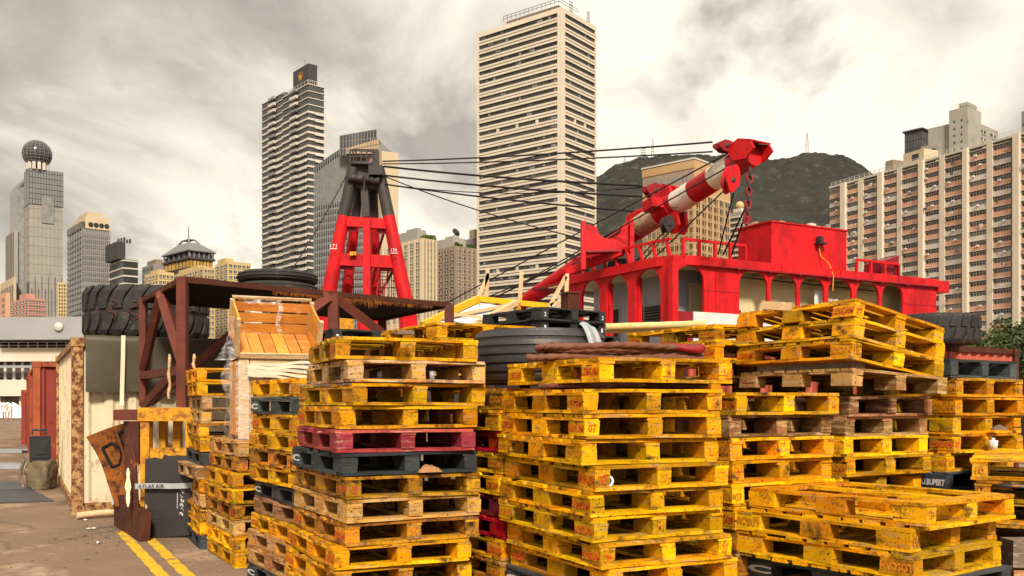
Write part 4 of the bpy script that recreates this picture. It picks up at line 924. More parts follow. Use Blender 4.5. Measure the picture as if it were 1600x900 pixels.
# bolts along the coaming
for px in (1151, 1200, 1246, 1291, 1336, 1375, 1414):
    mb = MB(); mb.lathe([(0, 0), (.07, 0), (.07, .05), (.03, .09), (0, .09)], 8, M=Matrix.Translation((sR(px), -.10, 6.62)) @ Matrix.Rotation(pi/2, 4, 'X')); mb.build('coaming_bolt', 'ship_red_dark', SH)
# posts of the side walkway, with flanges
for px in (937, 947, 981, 992, 1032, 1046):
    s_ = sL(px); part('side_post', SH, .11, .30, s_-.07, s_+.07, 3.3, ZB-.2, 'ship_red')
part('corner_post', SH, -.13, .13, -.13, .13, 3.3, ZB+.1, 'ship_red')
# roof rails
def rail(pts, h, n, m='ship_red', lean=0):
    mb = MB()
    a, b = Vector(pts[0]), Vector(pts[1])
    mb.beam(a+Vector((0, 0, h)), b+Vector((0, 0, h)), .09, .10); mb.build('roof_rail', m, SH)
    for q in range(n):
        t = q/(n-1) if n > 1 else 0; p = a.lerp(b, t); d = (b-a).normalized()*lean; mb = MB(); mb.beam(p, p+d+Vector((0, 0, h-.05)), .10, .10); mb.build('rail_post', m, SH)
rail(((.1, .3, ZT-.1), (.1, LL-.2, ZT+.0)), .72, 9, lean=.22)
rail(((.5, .05, ZT-.1), (sR(1166), .05, ZT-.1)), .70, 5)
rail(((sR(1340), .05, ZT-.1), (sR(1405), .05, ZT-.1)), .62, 4)
rail(((sR(1405), .05, ZT-.1), (sR(1447), 2.4, ZT-.1)), .62, 3)
mb = MB(); a = sR(1386); mb.prism([(a, ZT-.1), (a+1.0, ZT-.1), (a+1.15, ZT+.95), (a-.0, ZT+.6)], .3, 1.2); mb.build('roof_locker', 'ship_red_dark', SH)
# the roof house
a, c = sR(1217), sR(1335)
part('roof_house', SH, a, c, .4, 2.3, ZT-.1, ZT+1.75, 'ship_red'); part('roof_house_top', SH, a-.05, c+.05, .36, 2.35, ZT+1.74, ZT+1.80, 'ship_red')
part('lamp_bracket', SH, sR(1284), sR(1284)+.5, .1, .39, ZT+1.05, ZT+1.10, 'ship_dark'); part('lamp', SH, sR(1286), sR(1286)+.18, .12, .35, ZT+1.11, ZT+1.35, 'ship_dark')
mb = MB(); x = sR(1289); mb.tube([(x, .33, ZT+1.1), (x+.05, .30, ZT+.6), (x+.25, .0, ZT+.2), (x+.3, -.17, ZT-.3), (x+.28, -.15, ZT-.9)], .022, 6); mb.build('orange_wire', 'steel_yellow', SH)
# laundry on a line under the arches
def cloth(name, x, w, h, m, label, y=.5, ztop=6.0):
    mb = MB(); mb.grid(lambda u, v: (x+(u-.5)*w*(1-.18*(v > .75)), y+.05*sin(u*9+v*2), ztop-h*(1-v)), 8, 8, .012); o = mb.build(name, m, None); o.matrix_world = MS
    tag(o, label, 'clothing')
cloth('hanging_shirt', spR[2][0]+1.55, .42, 1.15, 'cloth_white', 'white shirt hung up to dry under the barge arches', .45, 6.15)
cloth('hanging_shirt', spR[3][0]+.75, .75, 1.1, 'cloth_check', 'chequered brown shirt hung under the barge arches', .45, 5.85)
cloth('hanging_trousers', spR[3][0]+1.5, .5, .95, 'cloth_dark', 'dark trousers hung beside the chequered shirt', .6, 5.75)
cloth('hanging_cloth', spR[4][0]+1.35, .3, .5, 'cloth_white', 'small white rag on the line at the right-hand arches', .2, 5.0)
mb = MB(); mb.tube([(spR[1][0], .4, 5.35), (spR[3][0], .4, 5.2), (spR[4][1], .3, 5.05), (RL, -.1, 5.2)], .018, 5); o = mb.build('washing_line', 'cloth_white', None); o.matrix_world = MS; tag(o, 'thin washing line strung under the barge arches', 'rope')
# saddle (boom rest) on the roof
Yq = 37.2; a, c, d0 = sp(911, 352, Yq), sp(986, 350, Yq+.0), sp(948, 401, Yq)
root = SH
axis_x = (c-a); Lx = axis_x.length; ex = axis_x.normalized(); ey = Vector((0, 0, 1)).cross(ex).normalized()
Ms = Matrix(((ex.x, ey.x, 0, a.x), (ex.y, ey.y, 0, a.y), (ex.z, ey.z, 1, a.z), (0, 0, 0, 1)))
hS = a.z-sp(911, 393, Yq).z
pts = [(0, -hS), (Lx, -hS), (Lx, 0), (Lx*.84, 0)]+[(Lx*(.55+.26*cos(pi*q/10)), -.10-.48*sin(pi*q/10)*1.0) for q in range(0, 11)]+[(Lx*.16, 0), (0, 0)]
mb = MB(); mb.prism(pts, -.06, .06, Ms); mb.build('boom_saddle', 'ship_red', SH, fixn=True)
for x in (0, Lx): mb = MB(); mb.box(x-.08, x+.08, -.35, .35, -hS-.75, .12, Ms); mb.build('saddle_flange', 'ship_red', SH)
mb = MB(); mb.box(.1, Lx-.1, -.3, .3, -hS-.08, -hS, Ms); mb.build('saddle_foot', 'ship_red_dark', SH)
mb = MB(); mb.beam(sp(886, 425, 38.4), sp(972, 393, 37.0), .25, .3); mb.build('saddle_beam', 'ship_red', SH)
part('winch_box', SH, .3, 1.3, LL-1.0, LL+.4, ZT-.1, ZT+.62, 'ship_dark')
mb = MB()
for q in range(5): mb.tube([Vector((.9+.75*cos(t*pi/8), 4.0+.9*sin(t*pi/8), ZT+.0+.07*q)) for t in range(16)], .05, 6, closed=True)
mb.build('rope_coil', 'cable', SH)

# boom
A, Bt = at(812, 476, 46.0), at(1176, 240, 33.0)
BOOM = empty('crane_boom', A, (0, 0, 0), 'red and white banded tubular crane boom slanting over the barge', 'crane boom')
def boom_t(px):
    k = (px-CX)/F; d = Bt-A; return (k*A.y-A.x)/(d.x-k*d.y)
def boom_p(t): return (Bt-A)*t
def brad(t): return .34+.12*min(1, t*2.2)
cuts = [(814, 'ship_red'), (900, 'boom_red'), (1000, 'boom_tan'), (1030, 'boom_red'), (1058, 'boom_white'), (1085, 'boom_red'), (1116, 'boom_white'), (1146, 'boom_red'), (1176, None)]
for (p0, m), (p1, _) in zip(cuts, cuts[1:]):
    t0, t1 = boom_t(p0), boom_t(p1); mb = MB(); k = 4
    mb.tube([boom_p(t0+(t1-t0)*i/k) for i in range(k+1)], [brad(t0+(t1-t0)*i/k) for i in range(k+1)], 28); mb.build('boom_section', m, BOOM)
bd = (Bt-A).normalized(); bu = Vector((0, 0, 1)); bside = bd.cross(bu).normalized(); bn = bside.cross(bd).normalized()
Mb = Matrix(((bd.x, bside.x, bn.x, 0), (bd.y, bside.y, bn.y, 0), (bd.z, bside.z, bn.z, 0), (0, 0, 0, 1)))
def bplate(name, px, poly, y0, y1, m='ship_red', bev=True):
    t = boom_t(px); mb = MB(); mb.prism(poly, y0, y1, Matrix.Translation(boom_p(t)) @ Mb); return mb.build(name, m, BOOM, fixn=True)
# collars, lugs and head
for px in (1040, 1160): bplate('collar', px, [(-.12, -.58), (.12, -.58), (.12, .58), (-.12, .58)], -.58, .58, 'ship_red_dark') if False else None
t0 = boom_t(1046); mb = MB(); mb.tube([boom_p(t0-.012), boom_p(t0+.012)], .50, 28); mb.build('collar', 'ship_red', BOOM)
bplate('collar_lug', 1046, [(-.9, .3), (.5, .3), (.4, .75), (.1, .95), (-.2, .7), (-.8, .62)], -.25, -.13); bplate('collar_lug', 1046, [(-.9, .3), (.5, .3), (.4, .75), (.1, .95), (-.2, .7), (-.8, .62)], .13, .25)
bplate('collar_lug', 1052, [(-.3, -.4), (.35, -.4), (.35, -1.0), (.0, -1.25), (-.3, -1.0)], -.3, -.15); bplate('collar_lug', 1052, [(-.3, -.4), (.35, -.4), (.35, -1.0), (.0, -1.25), (-.3, -1.0)], .15, .3)
bplate('collar_wing', 1046, [(-.3, -.2), (.3, -.2), (.3, .2), (-.3, .2)], .6, 1.15)
for yy in (-.50, .42): bplate('head_cheek', 1170, [(-.55, .42), (.1, .50), (.62, .18), (.70, -.10), (.25, -.28), (-.3, -.1)], yy, yy+.08)
bplate('head_top', 1170, [(-.55, .43), (.1, .51), (.62, .19), (.66, .24), (.1, .57), (-.55, .49)], -.50, .50)
def sheave_block(name, c, w, h, ang, m, label, thick=.28, fat=.5, par=None, group=None):
    r = empty(name, c, (0, 0, 0), label, 'pulley block', group) if par is None else par
    M_ = Matrix.Rotation(radians(25), 4, 'Z') @ Matrix.Rotation(-ang, 4, 'Y')
    n = 14; pts = []
    for q in range(n):
        a = 2*pi*q/n; rr_ = 1.0 if cos(a) > -.2 else .78
        pts.append((w/2*cos(a)*rr_, h/2*sin(a)*(1.0 if cos(a) > -.3 else .72)))
    for s_ in (-1, 1):
        mb = MB(); mb.prism(pts, s_*thick/2-.04, s_*thick/2+.04, M_); mb.build('cheek_plate', m, r, fixn=True)
    mb = MB(); mb.lathe([(0, -thick*.4), (h*.36, -thick*.4), (h*.30, 0), (h*.36, thick*.4), (0, thick*.4)], 16, M=M_ @ Matrix.Rotation(pi/2, 4, 'X')); mb.build('sheave_wheel', 'ship_black', r)
    mb = MB(); mb.lathe([(0, -thick*.7), (.09, -thick*.7), (.09, thick*.7), (0, thick*.7)], 10, M=M_ @ Matrix.Rotation(pi/2, 4, 'X')); mb.build('axle_pin', 'ship_black', r)
    return r
G = 'pulley blocks of the crane'
sheave_block('pulley_block', at(1131, 229, 33.4), .95, .42, radians(-3), 'ship_red_dark', 'dark red flat pulley block left of the boom head', group=G)
sheave_block('pulley_block', at(1141, 283, 32.2), 1.15, .56, radians(78), 'ship_red', 'red teardrop pulley block hanging below the boom head', group=G)
sheave_block('pulley_block', at(1021, 299, 37.4), 1.15, .62, radians(-8), 'ship_red_dark', 'dark red pulley block above the middle of the boom', group=G)
sheave_block('pulley_block', at(991, 341, 38.6), 1.05, .52, radians(38), 'ship_red', 'small red pulley block on the lower boom near its saddle', group=G)
sheave_block('pulley_block', at(1042, 352, 36.0), .75, .5, radians(80), 'ship_black', 'black pulley block hanging under the boom collar', group=G)
# chain of shackles under the head
CH = empty('hook_chain', at(1173, 262, 32.8), (0, 0, 0), 'chain of red shackles and hook hanging from the boom head', 'chain')
o0 = at(1173, 262, 32.8)
for q in range(8):
    p = at(1172-q*.7, 262+q*10, 32.8)-o0; mb = MB(); rx, rz = .10, .17
    mb.tube([p+Vector((rx*cos(t*pi/6)*(1 if q % 2 else .25), rx*cos(t*pi/6)*(.25 if q % 2 else 1), -rz*1.0+rz*sin(t*pi/6))) for t in range(12)], .045, 6, closed=True); mb.build('chain_link', 'ship_red_dark' if q % 2 else 'ship_black', CH)
p = at(1166, 337, 32.8)-o0; mb = MB(); mb.tube([p+Vector((0, 0, .25)), p, p+Vector((.1, 0, -.18)), p+Vector((.02, 0, -.32)), p+Vector((-.14, 0, -.2))], [.06, .07, .08, .06, .03], 8); mb.build('hook', 'ship_red_dark', CH)
# red strut rising from the deck beneath the boom foot
# A-frame gantry
YG = 47.0
GA = empty('crane_gantry', at(575, 470, YG)*1.0, (0, 0, 0), 'red and black A-frame gantry with platform on top', 'gantry'); g0 = at(575, 470, YG)
def gp(px, py, dy=0): return at(px, py, YG+dy)-g0
def leg(x0, y0, x1, y1, r0, r1, dy0=0, dy1=0, pysplit=338, extra=3.0):
    a, b = gp(x0, y0, dy0), gp(x1, y1, dy1); d = (a-b).normalized(); a2 = a+d*extra
    t = (y0-pysplit)/(y0-y1); mid = a.lerp(b, t); rm = r0+(r1-r0)*t
    mb = MB(); mb.tube([a2, a, mid], [r0, r0, rm], 18); L_ = mb.build('leg', 'ship_red', GA)
    mb = MB(); mb.tube([mid, b], [rm, r1], 18); mb.build('leg_top', 'ship_black', L_); return L_
leg(513, 462, 552, 262, .38, .27); leg(633, 466, 592, 262, .38, .27); leg(541, 462, 563, 275, .30, .22, 2.2, .8); leg(587, 466, 583, 275, .30, .22, 2.4, .8)
for py, h, m in ((346, .50, 'ship_red'), (405, .62, 'ship_red')):
    xa = 511+(553-511)*(462-py)/200; xb = 636+(592-636)*(466-py)/204
    a, b = gp(xa, py), gp(xb, py+5); mb = MB(); mb.beam(a, b, .35, h); mb.build('cross_beam', m, GA)
    a, b = gp(541, py+4, 2), gp(589, py+5, 2); mb = MB(); mb.beam(a, b, .3, h*.7); mb.build('rear_beam', 'ship_red_dark', GA)
    a, b = gp(xa, py+12, .1), gp(xb, py+17, .1); mb = MB(); mb.beam(a, a.lerp(b, .28), .12, .2); mb.build('beam_bracket', 'ship_red_dark', GA); mb = MB(); mb.beam(a.lerp(b, .72), b, .12, .2); mb.build('beam_bracket', 'ship_red_dark', GA)
mb = MB(); mb.beam(gp(574, 480, -.1), gp(574, 343, -.1), .36, .62, (0, 1, 0)); mb.build('centre_column', 'ship_red', GA)
mb = MB(); mb.beam(gp(572, 340, .2), gp(570, 285, .2), .36, .5, (0, 1, 0)); mb.build('column_top', 'ship_black', GA)
mb = MB(); pts = [gp(548, 256), gp(597, 258), gp(604, 296), gp(541, 292)]; q = Vector((0, 1.0, 0)); mb.add(pts+[p+q for p in pts], [(0, 1, 2, 3), (7, 6, 5, 4), (0, 4, 5, 1), (1, 5, 6, 2), (2, 6, 7, 3), (3, 7, 4, 0)]); mb.build('head_plate', 'ship_black', GA, fixn=True)
mb = MB(); c = gp(588, 266, -.4); mb.box(c.x-.35, c.x+.35, c.y-.3, c.y+.4, c.z-.28, c.z+.2); mb.build('winch_housing', 'ship_black', GA)
for px, py in ((551, 278), (561, 279), (577, 280), (587, 282)):
    c = gp(px, py, -.35); mb = MB(); mb.lathe([(0, -.2), (.24, -.2), (.16, 0), (.24, .2), (0, .2)], 12, M=Matrix.Translation(c) @ Matrix.Rotation(pi/2, 4, 'Y')); mb.build('sheave_wheel', 'ship_black', GA)
mb = MB(); c0, c1, c2, c3 = gp(547, 254, -.2), gp(582, 256, -.4), gp(590, 253, 1.4), gp(556, 252, 1.6); up = Vector((0, 0, .62))
for a, b in ((c0, c1), (c1, c2), (c2, c3), (c3, c0)):
    mb.beam(a+up, b+up, .06, .06); mb.beam(a+up*.5, b+up*.5, .05, .05)
    for t in (0, .5): p = a.lerp(b, t); mb.beam(p, p+up, .06, .06)
mb.build('platform_railing', 'ship_black', GA)
mb = MB(); mb.add([c0, c1, c2, c3], [(0, 1, 2, 3)]); mb.add([p-Vector((0, 0, .1)) for p in (c0, c1, c2, c3)], [(3, 2, 1, 0)]); mb.build('platform', 'ship_black', GA)
mb = MB(); c = gp(587, 252, 0); mb.box(c.x-.16, c.x+.16, c.y-.16, c.y+.16, c.z-.3, c.z+.5); mb.build('lamp_housing', 'ship_black', GA)
mb = MB(); mb.beam(gp(602, 356, 1.2), gp(577, 440, 1.2), .12, .12); mb.beam(gp(615, 422, .8), gp(590, 466, .8), .12, .12); mb.build('diagonal_brace', 'ship_red_dark', GA)
mb = MB()
a0, a1 = gp(603, 405, .6), gp(592, 475, .4)
for s_ in (-.2, .2): mb.beam(a0+Vector((s_, 0, 0)), a1+Vector((s_, 0, 0)), .05, .05)
for q in range(14): p = a0.lerp(a1, q/13); mb.beam(p-Vector((.2, 0, 0)), p+Vector((.2, 0, 0)), .04, .04)
mb.build('ladder', 'ship_red_dark', GA)
mb = MB()
for py in (425, 436, 448): mb.beam(gp(530, py, 1.5), gp(630, py+2, 1.5), .04, .04)
for px in (552, 598, 612, 622): mb.beam(gp(px, 470, 1.5), gp(px, 424, 1.5), .04, .04)
mb.build('deck_railing', 'ship_red_dark', GA)
def stencil(px, py):
    mb = MB(); put_text(mb, '171' if px < 600 else '17K', gp(px, py, -.50), (1, 0, 0), (0, 0, 1), .17, .32, 0, .0, 0); mb.beam(gp(px-5.5, py+4.5, -.62), gp(px+5.5, py+4.5, -.62), .01, .035); mb.build('lettering', 'stencil_white', GA)
stencil(521, 384); stencil(616, 391)
mb = MB(); c = gp(552, 398, -.3); mb.box(c.x-.16, c.x+.16, c.y-.12, c.y+.12, c.z-.05, c.z+.14); mb.build('floodlight', 'steel_yellow', GA)
# deck block the gantry stands on and the low red hull beyond the canopy
AH = empty('barge_deck', (xat(575, YG), YG, 0), (0, 0, radians(29)), 'low red barge deck under the gantry, seen beneath the canopy', 'barge')
part('hull', AH, -6, 9, -1.5, 12, .1, 4.2, 'ship_black'); part('deck_edge', AH, -6.1, 9.1, -1.62, -1.5, 4.2, 4.72, 'ship_red')
for px, w, h, m in ((505, .9, 1.3, 'ship_red'), (520, .35, .9, 'steel_yellow'), (536, 1.1, 1.0, 'steel_yellow'), (574, .7, .5, 'ship_red'), (590, .5, .8, 'ship_red'), (640, .7, 1.2, 'ship_red')):
    p = Matrix.Rotation(radians(-29), 4, 'Z') @ (at(px, 500, YG-1.5)-Vector((xat(575, YG), YG, 0))); part('deck_box', AH, p.x-w/2, p.x+w/2, p.y, p.y+.5, 4.5, 5.0+h, m)
# cables
CAB = 'stays and hoist cables of the crane'
def cable(p, q, r, sag, label):
    a, b = Vector(p), Vector(q); mb = MB(); n = 16
    mb.tube([a.lerp(b, t/n)-Vector((0, 0, sag*4*(t/n)*(1-t/n))) for t in range(n+1)], r, 6); o = mb.build('crane_cable', 'cable', None); tag(o, label, 'cable', CAB)
gt = lambda px, py: at(px, py, YG-.2)
cable(gt(598, 252), at(1113, 222, 33.6), .035, .1, 'uppermost cable from gantry top to the boom head block')
cable(gt(598, 256), at(1113, 237, 33.6), .03, .1, 'second cable from gantry top to the boom head block')
cable(gt(600, 260), at(1003, 290, 37.5), .05, .1, 'thick cable from gantry top to the block above the boom')
cable(gt(601, 274), at(1003, 307, 37.5), .045, .1, 'cable from gantry head to the lower edge of that block')
cable(gt(602, 288), at(990, 330, 38.6), .04, .1, 'lower cable from gantry head to the small lower boom block')
cable(gt(602, 288), at(1010, 292, 37.5), .022, .35, 'thin slack cable from gantry head to the boom block')
cable(gt(600, 275), at(905, 372, 39.5), .028, .2, 'thin cable from gantry head slanting down to the saddle')
cable(at(1165, 225, 33.2), at(700, 472, 42), .03, .0, 'long cable from the boom head down past the saddle to the left')
cable(at(1148, 255, 33.0), at(770, 468, 42), .03, .0, 'second long cable under the boom down to the left')
cable(at(985, 345, 38.4), at(760, 470, 42), .03, .2, 'hoist cable from lower boom block down to the left')
cable(at(975, 358, 38.4), at(745, 470, 42), .03, .2, 'hoist cable running low beside the saddle to the left')
cable(at(1040, 360, 36), at(990, 412, 37), .03, .0, 'short cable from the black block down to the roof, left one')
cable(at(1046, 362, 36), at(1000, 412, 37), .03, .0, 'short cable from the black block down to the roof, right one')
cable(at(1168, 262, 32.8), at(1015, 410, 36.5), .03, .0, 'cable from boom head slanting down to the roof rail')
cable(at(1146, 302, 32.2), at(1122, 398, 34.6), .028, .0, 'hoist cable from the teardrop block down to the roof')
cable(at(1167, 320, 32.8), at(1130, 398, 34.6), .034, .0, 'left hoist cable from the hook down to the roof')
cable(at(1170, 320, 32.8), at(1143, 398, 34.6), .034, .0, 'right hoist cable from the hook down to the roof')
cable(at(548, 262, YG), at(425, 470, 44), .03, .2, 'stay cable from gantry top down to the left')
# ------------------------------------------------------------------ containers
def corrugated(mb, a, b, z0, z1, nrm, depth=.036, pitch=.28):
    a, b, nrm = Vector(a), Vector(b), Vector(nrm).normalized(); L_ = (b-a).length; d = (b-a)/L_; n = max(2, int(L_/pitch)); p = L_/n; pts = []
    for i in range(n):
        for f, o in ((0, 0), (.25, 0), (.38, -depth), (.87, -depth)): pts.append(a+d*(i+f)*p+nrm*o)
    pts.append(b); k = len(pts)
    mb.add([Vector((q.x, q.y, z0)) for q in pts]+[Vector((q.x, q.y, z1)) for q in pts], [(i, i+1, k+i+1, k+i) for i in range(k-1)])
def container(label, px, Y, b, L_, H, m_wall, m_post, W=2.44, doors=False, name='shipping_container'):
    r = empty(name, (xat(px, Y), Y, 0), (0, 0, radians(b)), label, 'container')
    P = .14
    for x, y in ((0, 0), (W-P, 0), (0, L_-P), (W-P, L_-P)): part('corner_post', r, x, x+P, y, y+P, .1, H-.1, m_post)
    for x, y in ((-.01, -.01), (W-.16, -.01), (-.01, L_-.16), (W-.16, L_-.16)):
        for z in (0, H-.12): part('corner_casting', r, x, x+.17, y, y+.17, z, z+.12, m_post)
    for z, h in ((.02, .13), (H-.11, .1)):
        for x in (.015, W-.115): part('side_rail', r, x, x+.1, .17, L_-.17, z, z+h, m_post)
        part('end_rail', r, .17, W-.17, .02, .11, z, z+h, m_post); part('end_rail', r, .17, W-.17, L_-.11, L_-.02, z, z+h, m_post)
    mb = MB(); corrugated(mb, (.05, L_-P, 0), (.05, P, 0), .15, H-.11, (-1, 0, 0)); mb.build('side_wall', m_wall, r)
    mb = MB(); corrugated(mb, (P, .06, 0), (W-P, .06, 0), .15, H-.11, (0, -1, 0)); mb.build('end_wall', m_wall, r)
    part('roof', r, .1, W-.1, .1, L_-.1, H-.10, H-.05, m_wall); part('inner_side', r, W-.1, W-.05, .15, L_-.15, .15, H-.11, m_wall); part('floor', r, .06, W-.06, .1, L_-.1, .12, .18, m_post)
    return r
BC = 28.0
C1 = container('white rust-stained container under an olive tarpaulin', 112, 12.8, BC, 6.06, 2.45, 'container_white', 'container_post')
rC, lC = yaw_dirs(BC); c1 = Vector((xat(112, 12.8), 12.8, 0))
def on_row(s_, lat=0): return c1+lC*s_-rC*lat
def ctn(s_, lat, L_, H, mw, mp, label):
    p = on_row(s_, lat); return container(label, CX+F*p.x/p.y, p.y, BC, L_, H, mw, mp)
ctn(6.2, -.18, 1.1, 2.5, 'container_grey', 'container_post', 'short pale container squeezed behind the white one')
ctn(7.9, .38, 6.06, 2.42, 'container_red', 'container_orange', 'rusty red container, second in the left-hand row')
ctn(14.2, .36, 3.0, 2.42, 'container_grey', 'container_red', 'grey container beyond the red one in the left row')
ctn(17.6, .40, 6.06, 2.45, 'container_red', 'container_red', 'dark red container far down the left-hand row')
ctn(24.2, .55, 6.06, 2.0, 'container_orange', 'container_red', 'farthest orange container at the end of the left row')
# right-hand red container
bR = 32; Yr = 16.2
CR = container('salmon red container behind the right-hand pallet stacks', 1372, Yr, bR, 5.0, 2.62, 'container_salmon', 'rust', W=len_R(1372, 1592, Yr, bR))
Wr = len_R(1372, 1592, Yr, bR)
for t in (.50, .64, .83):
    mb = MB(); x = Wr*t; mb.tube([(x, -.03, .3), (x, -.03, 2.3)], .045, 10); mb.box(x-.08, x+.08, -.10, .02, 2.20, 2.32); mb.box(x-.06, x+.06, -.12, .02, 1.2, 1.3); mb.build('lock_rod', 'container_salmon', CR)
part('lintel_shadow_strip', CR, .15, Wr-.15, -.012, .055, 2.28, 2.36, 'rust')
# tarpaulin over the top of the white container
mb = MB()
def tarp(u, v):
    x = .17+2.36*u
    if v < .5: y = 1.2*(1-v/.5); z = 2.475; dy = 0
    else: k = (v-.5)/.5; y = -.06-.03*sin(u*11+2*k)*k-.02*mnoise.noise(Vector((u*5, k*3, 2)))*k; z = 2.475-(.78+.05*mnoise.noise(Vector((u*6, 3, 1))))*k; dy = 0
    z += .012*mnoise.noise(Vector((u*8, v*8, 0)))
    return (x, y, z)
mb.grid(tarp, 50, 24, .012); o = mb.build('tarpaulin', 'tarp_olive', None, c1, (0, 0, radians(BC))); tag(o, 'olive tarpaulin hanging over the end of the white container', 'tarpaulin')
mb = MB(); mb.grid(lambda u, v: (.62+.055*u-.02*v, -.13-.012*sin(v*6), 2.49-.98*v), 2, 12, .006)
o = mb.build('tarpaulin_strap', 'strap_cream', None, c1, (0, 0, radians(BC))); tag(o, 'cream webbing strap hanging down over the olive tarpaulin', 'strap')
mb = MB(); mb.grid(lambda u, v: (.50+.28*u, -.06-.02*sin(u*3), .12+.62*v*(.8+.25*sin(u*8))), 8, 6, .004); o = mb.build('peeling_paint_patch', 'cloth_white', C1)
# timber pole at its foot, black box and boulder beyond
mb = MB(); a = Vector((xat(120, 12.3), 12.3, .05)); b = Vector((xat(184, 12.6), 12.6, .06)); mb.tube([a, a.lerp(b, .5)+Vector((0, .02, .01)), b], .045, 8); tag(mb.build('timber_pole', 'timber_pale', None), 'short round timber pole on the ground before the white container', 'pole')
Yb = 16.6
mb = MB(); bm = bmesh.new(); bmesh.ops.create_icosphere(bm, subdivisions=4, radius=1)
for v in bm.verts:
    c = v.co; c2 = Vector((max(-.72, min(.72, c.x)), max(-.72, min(.72, c.y)), max(-.7, min(.7, c.z)))); v.co = c2*(1+.16*mnoise.fractal(c*1.8, 1, 2, 4)); v.co.x *= .27; v.co.y *= .3; v.co.z = v.co.z*.36
me = bpy.data.meshes.new('boulder'); bm.to_mesh(me); bm.free(); me.materials.append(MATS['stone'])
for p_ in me.polygons: p_.use_smooth = True
px_ = xat(66, Yb); o = link('boulder', me, None, (px_, Yb, .255)); tag(o, 'squared mossy boulder between the white and red containers', 'boulder')
o = link('boulder', me, None, (px_-.5, Yb+2.2, .26), (0, 0, 1)); tag(o, 'smaller boulder beyond the mossy one beside the red container', 'boulder'); o.scale = (.8, .8, .8); o.location.z = .21
BXo = empty('equipment_case', (px_-.06, Yb, .51), (0, 0, radians(BC)), 'black plastic equipment case standing on the boulder', 'case')
mb = MB(); mb.box(-.15, .19, -.15, .15, 0, .44, jit=.006); mb.build('body', 'plastic_black', BXo); mb = MB(); mb.box(-.12, .16, -.17, -.15, .06, .38); mb.box(-.07, .11, -.185, -.17, .12, .32); mb.build('front_panel', 'plastic_black', BXo); mb = MB(); mb.tube([(-.1, -.05, .48), (-.1, -.05, .55), (.12, -.05, .55), (.12, -.05, .48)], .02, 6); mb.build('handle', 'plastic_black', BXo)
mb = MB(); mb.tube([(px_-.24+.03*sin(q*.8), Yb-.24, .62-.055*q) for q in range(11)], .03, 8, wob=lambda i, an: 1+.15*cos(3*an+i*1.5)); tag(mb.build('mooring_rope', 'timber_grey', None), 'frayed brown rope hanging beside the mossy boulder', 'rope')

# ------------------------------------------------------------------ tyres
def tyre_lug(name, c, R, H, label, nl=26, skew=.5, group=None):
    r = empty(name, c, (0, 0, RND.random()), label, 'tyre', group); ri = R*.5
    prof = [(ri, .06*H), (R*.72, 0), (R*.90, .03*H), (R*.955, .12*H), (R*.965, .5*H), (R*.955, .88*H), (R*.90, .97*H), (R*.72, H), (ri, .94*H), (ri*.96, .5*H)]
    mb = MB(); mb.lathe(prof, 64, close=True); mb.build('carcass', 'rubber', r)
    for top in (0, 1):
        mb = MB(); k = 8
        def f(u, v):
            zz_ = (.54+.44*u) if top else (.46-.44*u); a = (v-.5)*(2*pi/nl)*.62+skew*u*u*.35*(1 if top else -1)
            rr = R*(1.0-.10*max(0, u-.72)**1.0*2.2); return (rr*cos(a), rr*sin(a), zz_*H)
        mb.grid(f, 7, 3, smooth=False)
        # sides of the lug
        def g(u, s_):
            zz_ = (.54+.44*u) if top else (.46-.44*u); a = s_*(2*pi/nl)*.31+skew*u*u*.35*(1 if top else -1); rr = R*(1.0-.10*max(0, u-.72)*2.2); return rr, a, zz_*H
        for s_ in (-1, 1):
            def fs(u, v, s_=s_):
                rr, a, z = g(u, s_); rr = R*.94+(rr-R*.94)*v; return (rr*cos(a), rr*sin(a), z)
            mb.grid(fs, 7, 1, smooth=False)
        def fe(u, v): rr, a, z = g(0, 2*u-1); rr = R*.94+(rr-R*.94)*v; return (rr*cos(a), rr*sin(a), z)
        mb.grid(fe, 2, 1, smooth=False)
        me = mb.mesh('tread_lug', ('rubber',))
        for q in range(nl): link('tread_lug', me, r, (0, 0, 0), (0, 0, 2*pi*q/nl+(pi/nl if top else 0)))
    return r
TY = tyre_lug('lug_tyre', (xat(230, 14.3), 14.3, 2.49), .915, .80, 'huge worn lug tyre lying flat on the white container', 24, .55)
mb = MB()
for (px, py) in ((214, 482), (246, 484)):
    a0 = []
    for q in range(14):
        t = q/13; X = px+9*sin(t*9.5)*(1-.2*t); Yy = py-14+30*t; k = (X-230)*14.3/F; a0.append(Vector((k, -sqrt(max(.01, .925**2-k*k))-.004, (HZ-Yy)/F*13.4+EYE-2.49)))
    mb = MB()
    mb.tube(a0, .006, 6); o = mb.build('chalk_mark', 'rust_red', TY); o.rotation_euler[2] = -TY.rotation_euler[2]
tyre_lug('lug_tyre', (xat(1463, 17.0), 17.0, 2.59), .745, .56, 'worn lug tyre lying flat on the salmon red container', 22, .35)
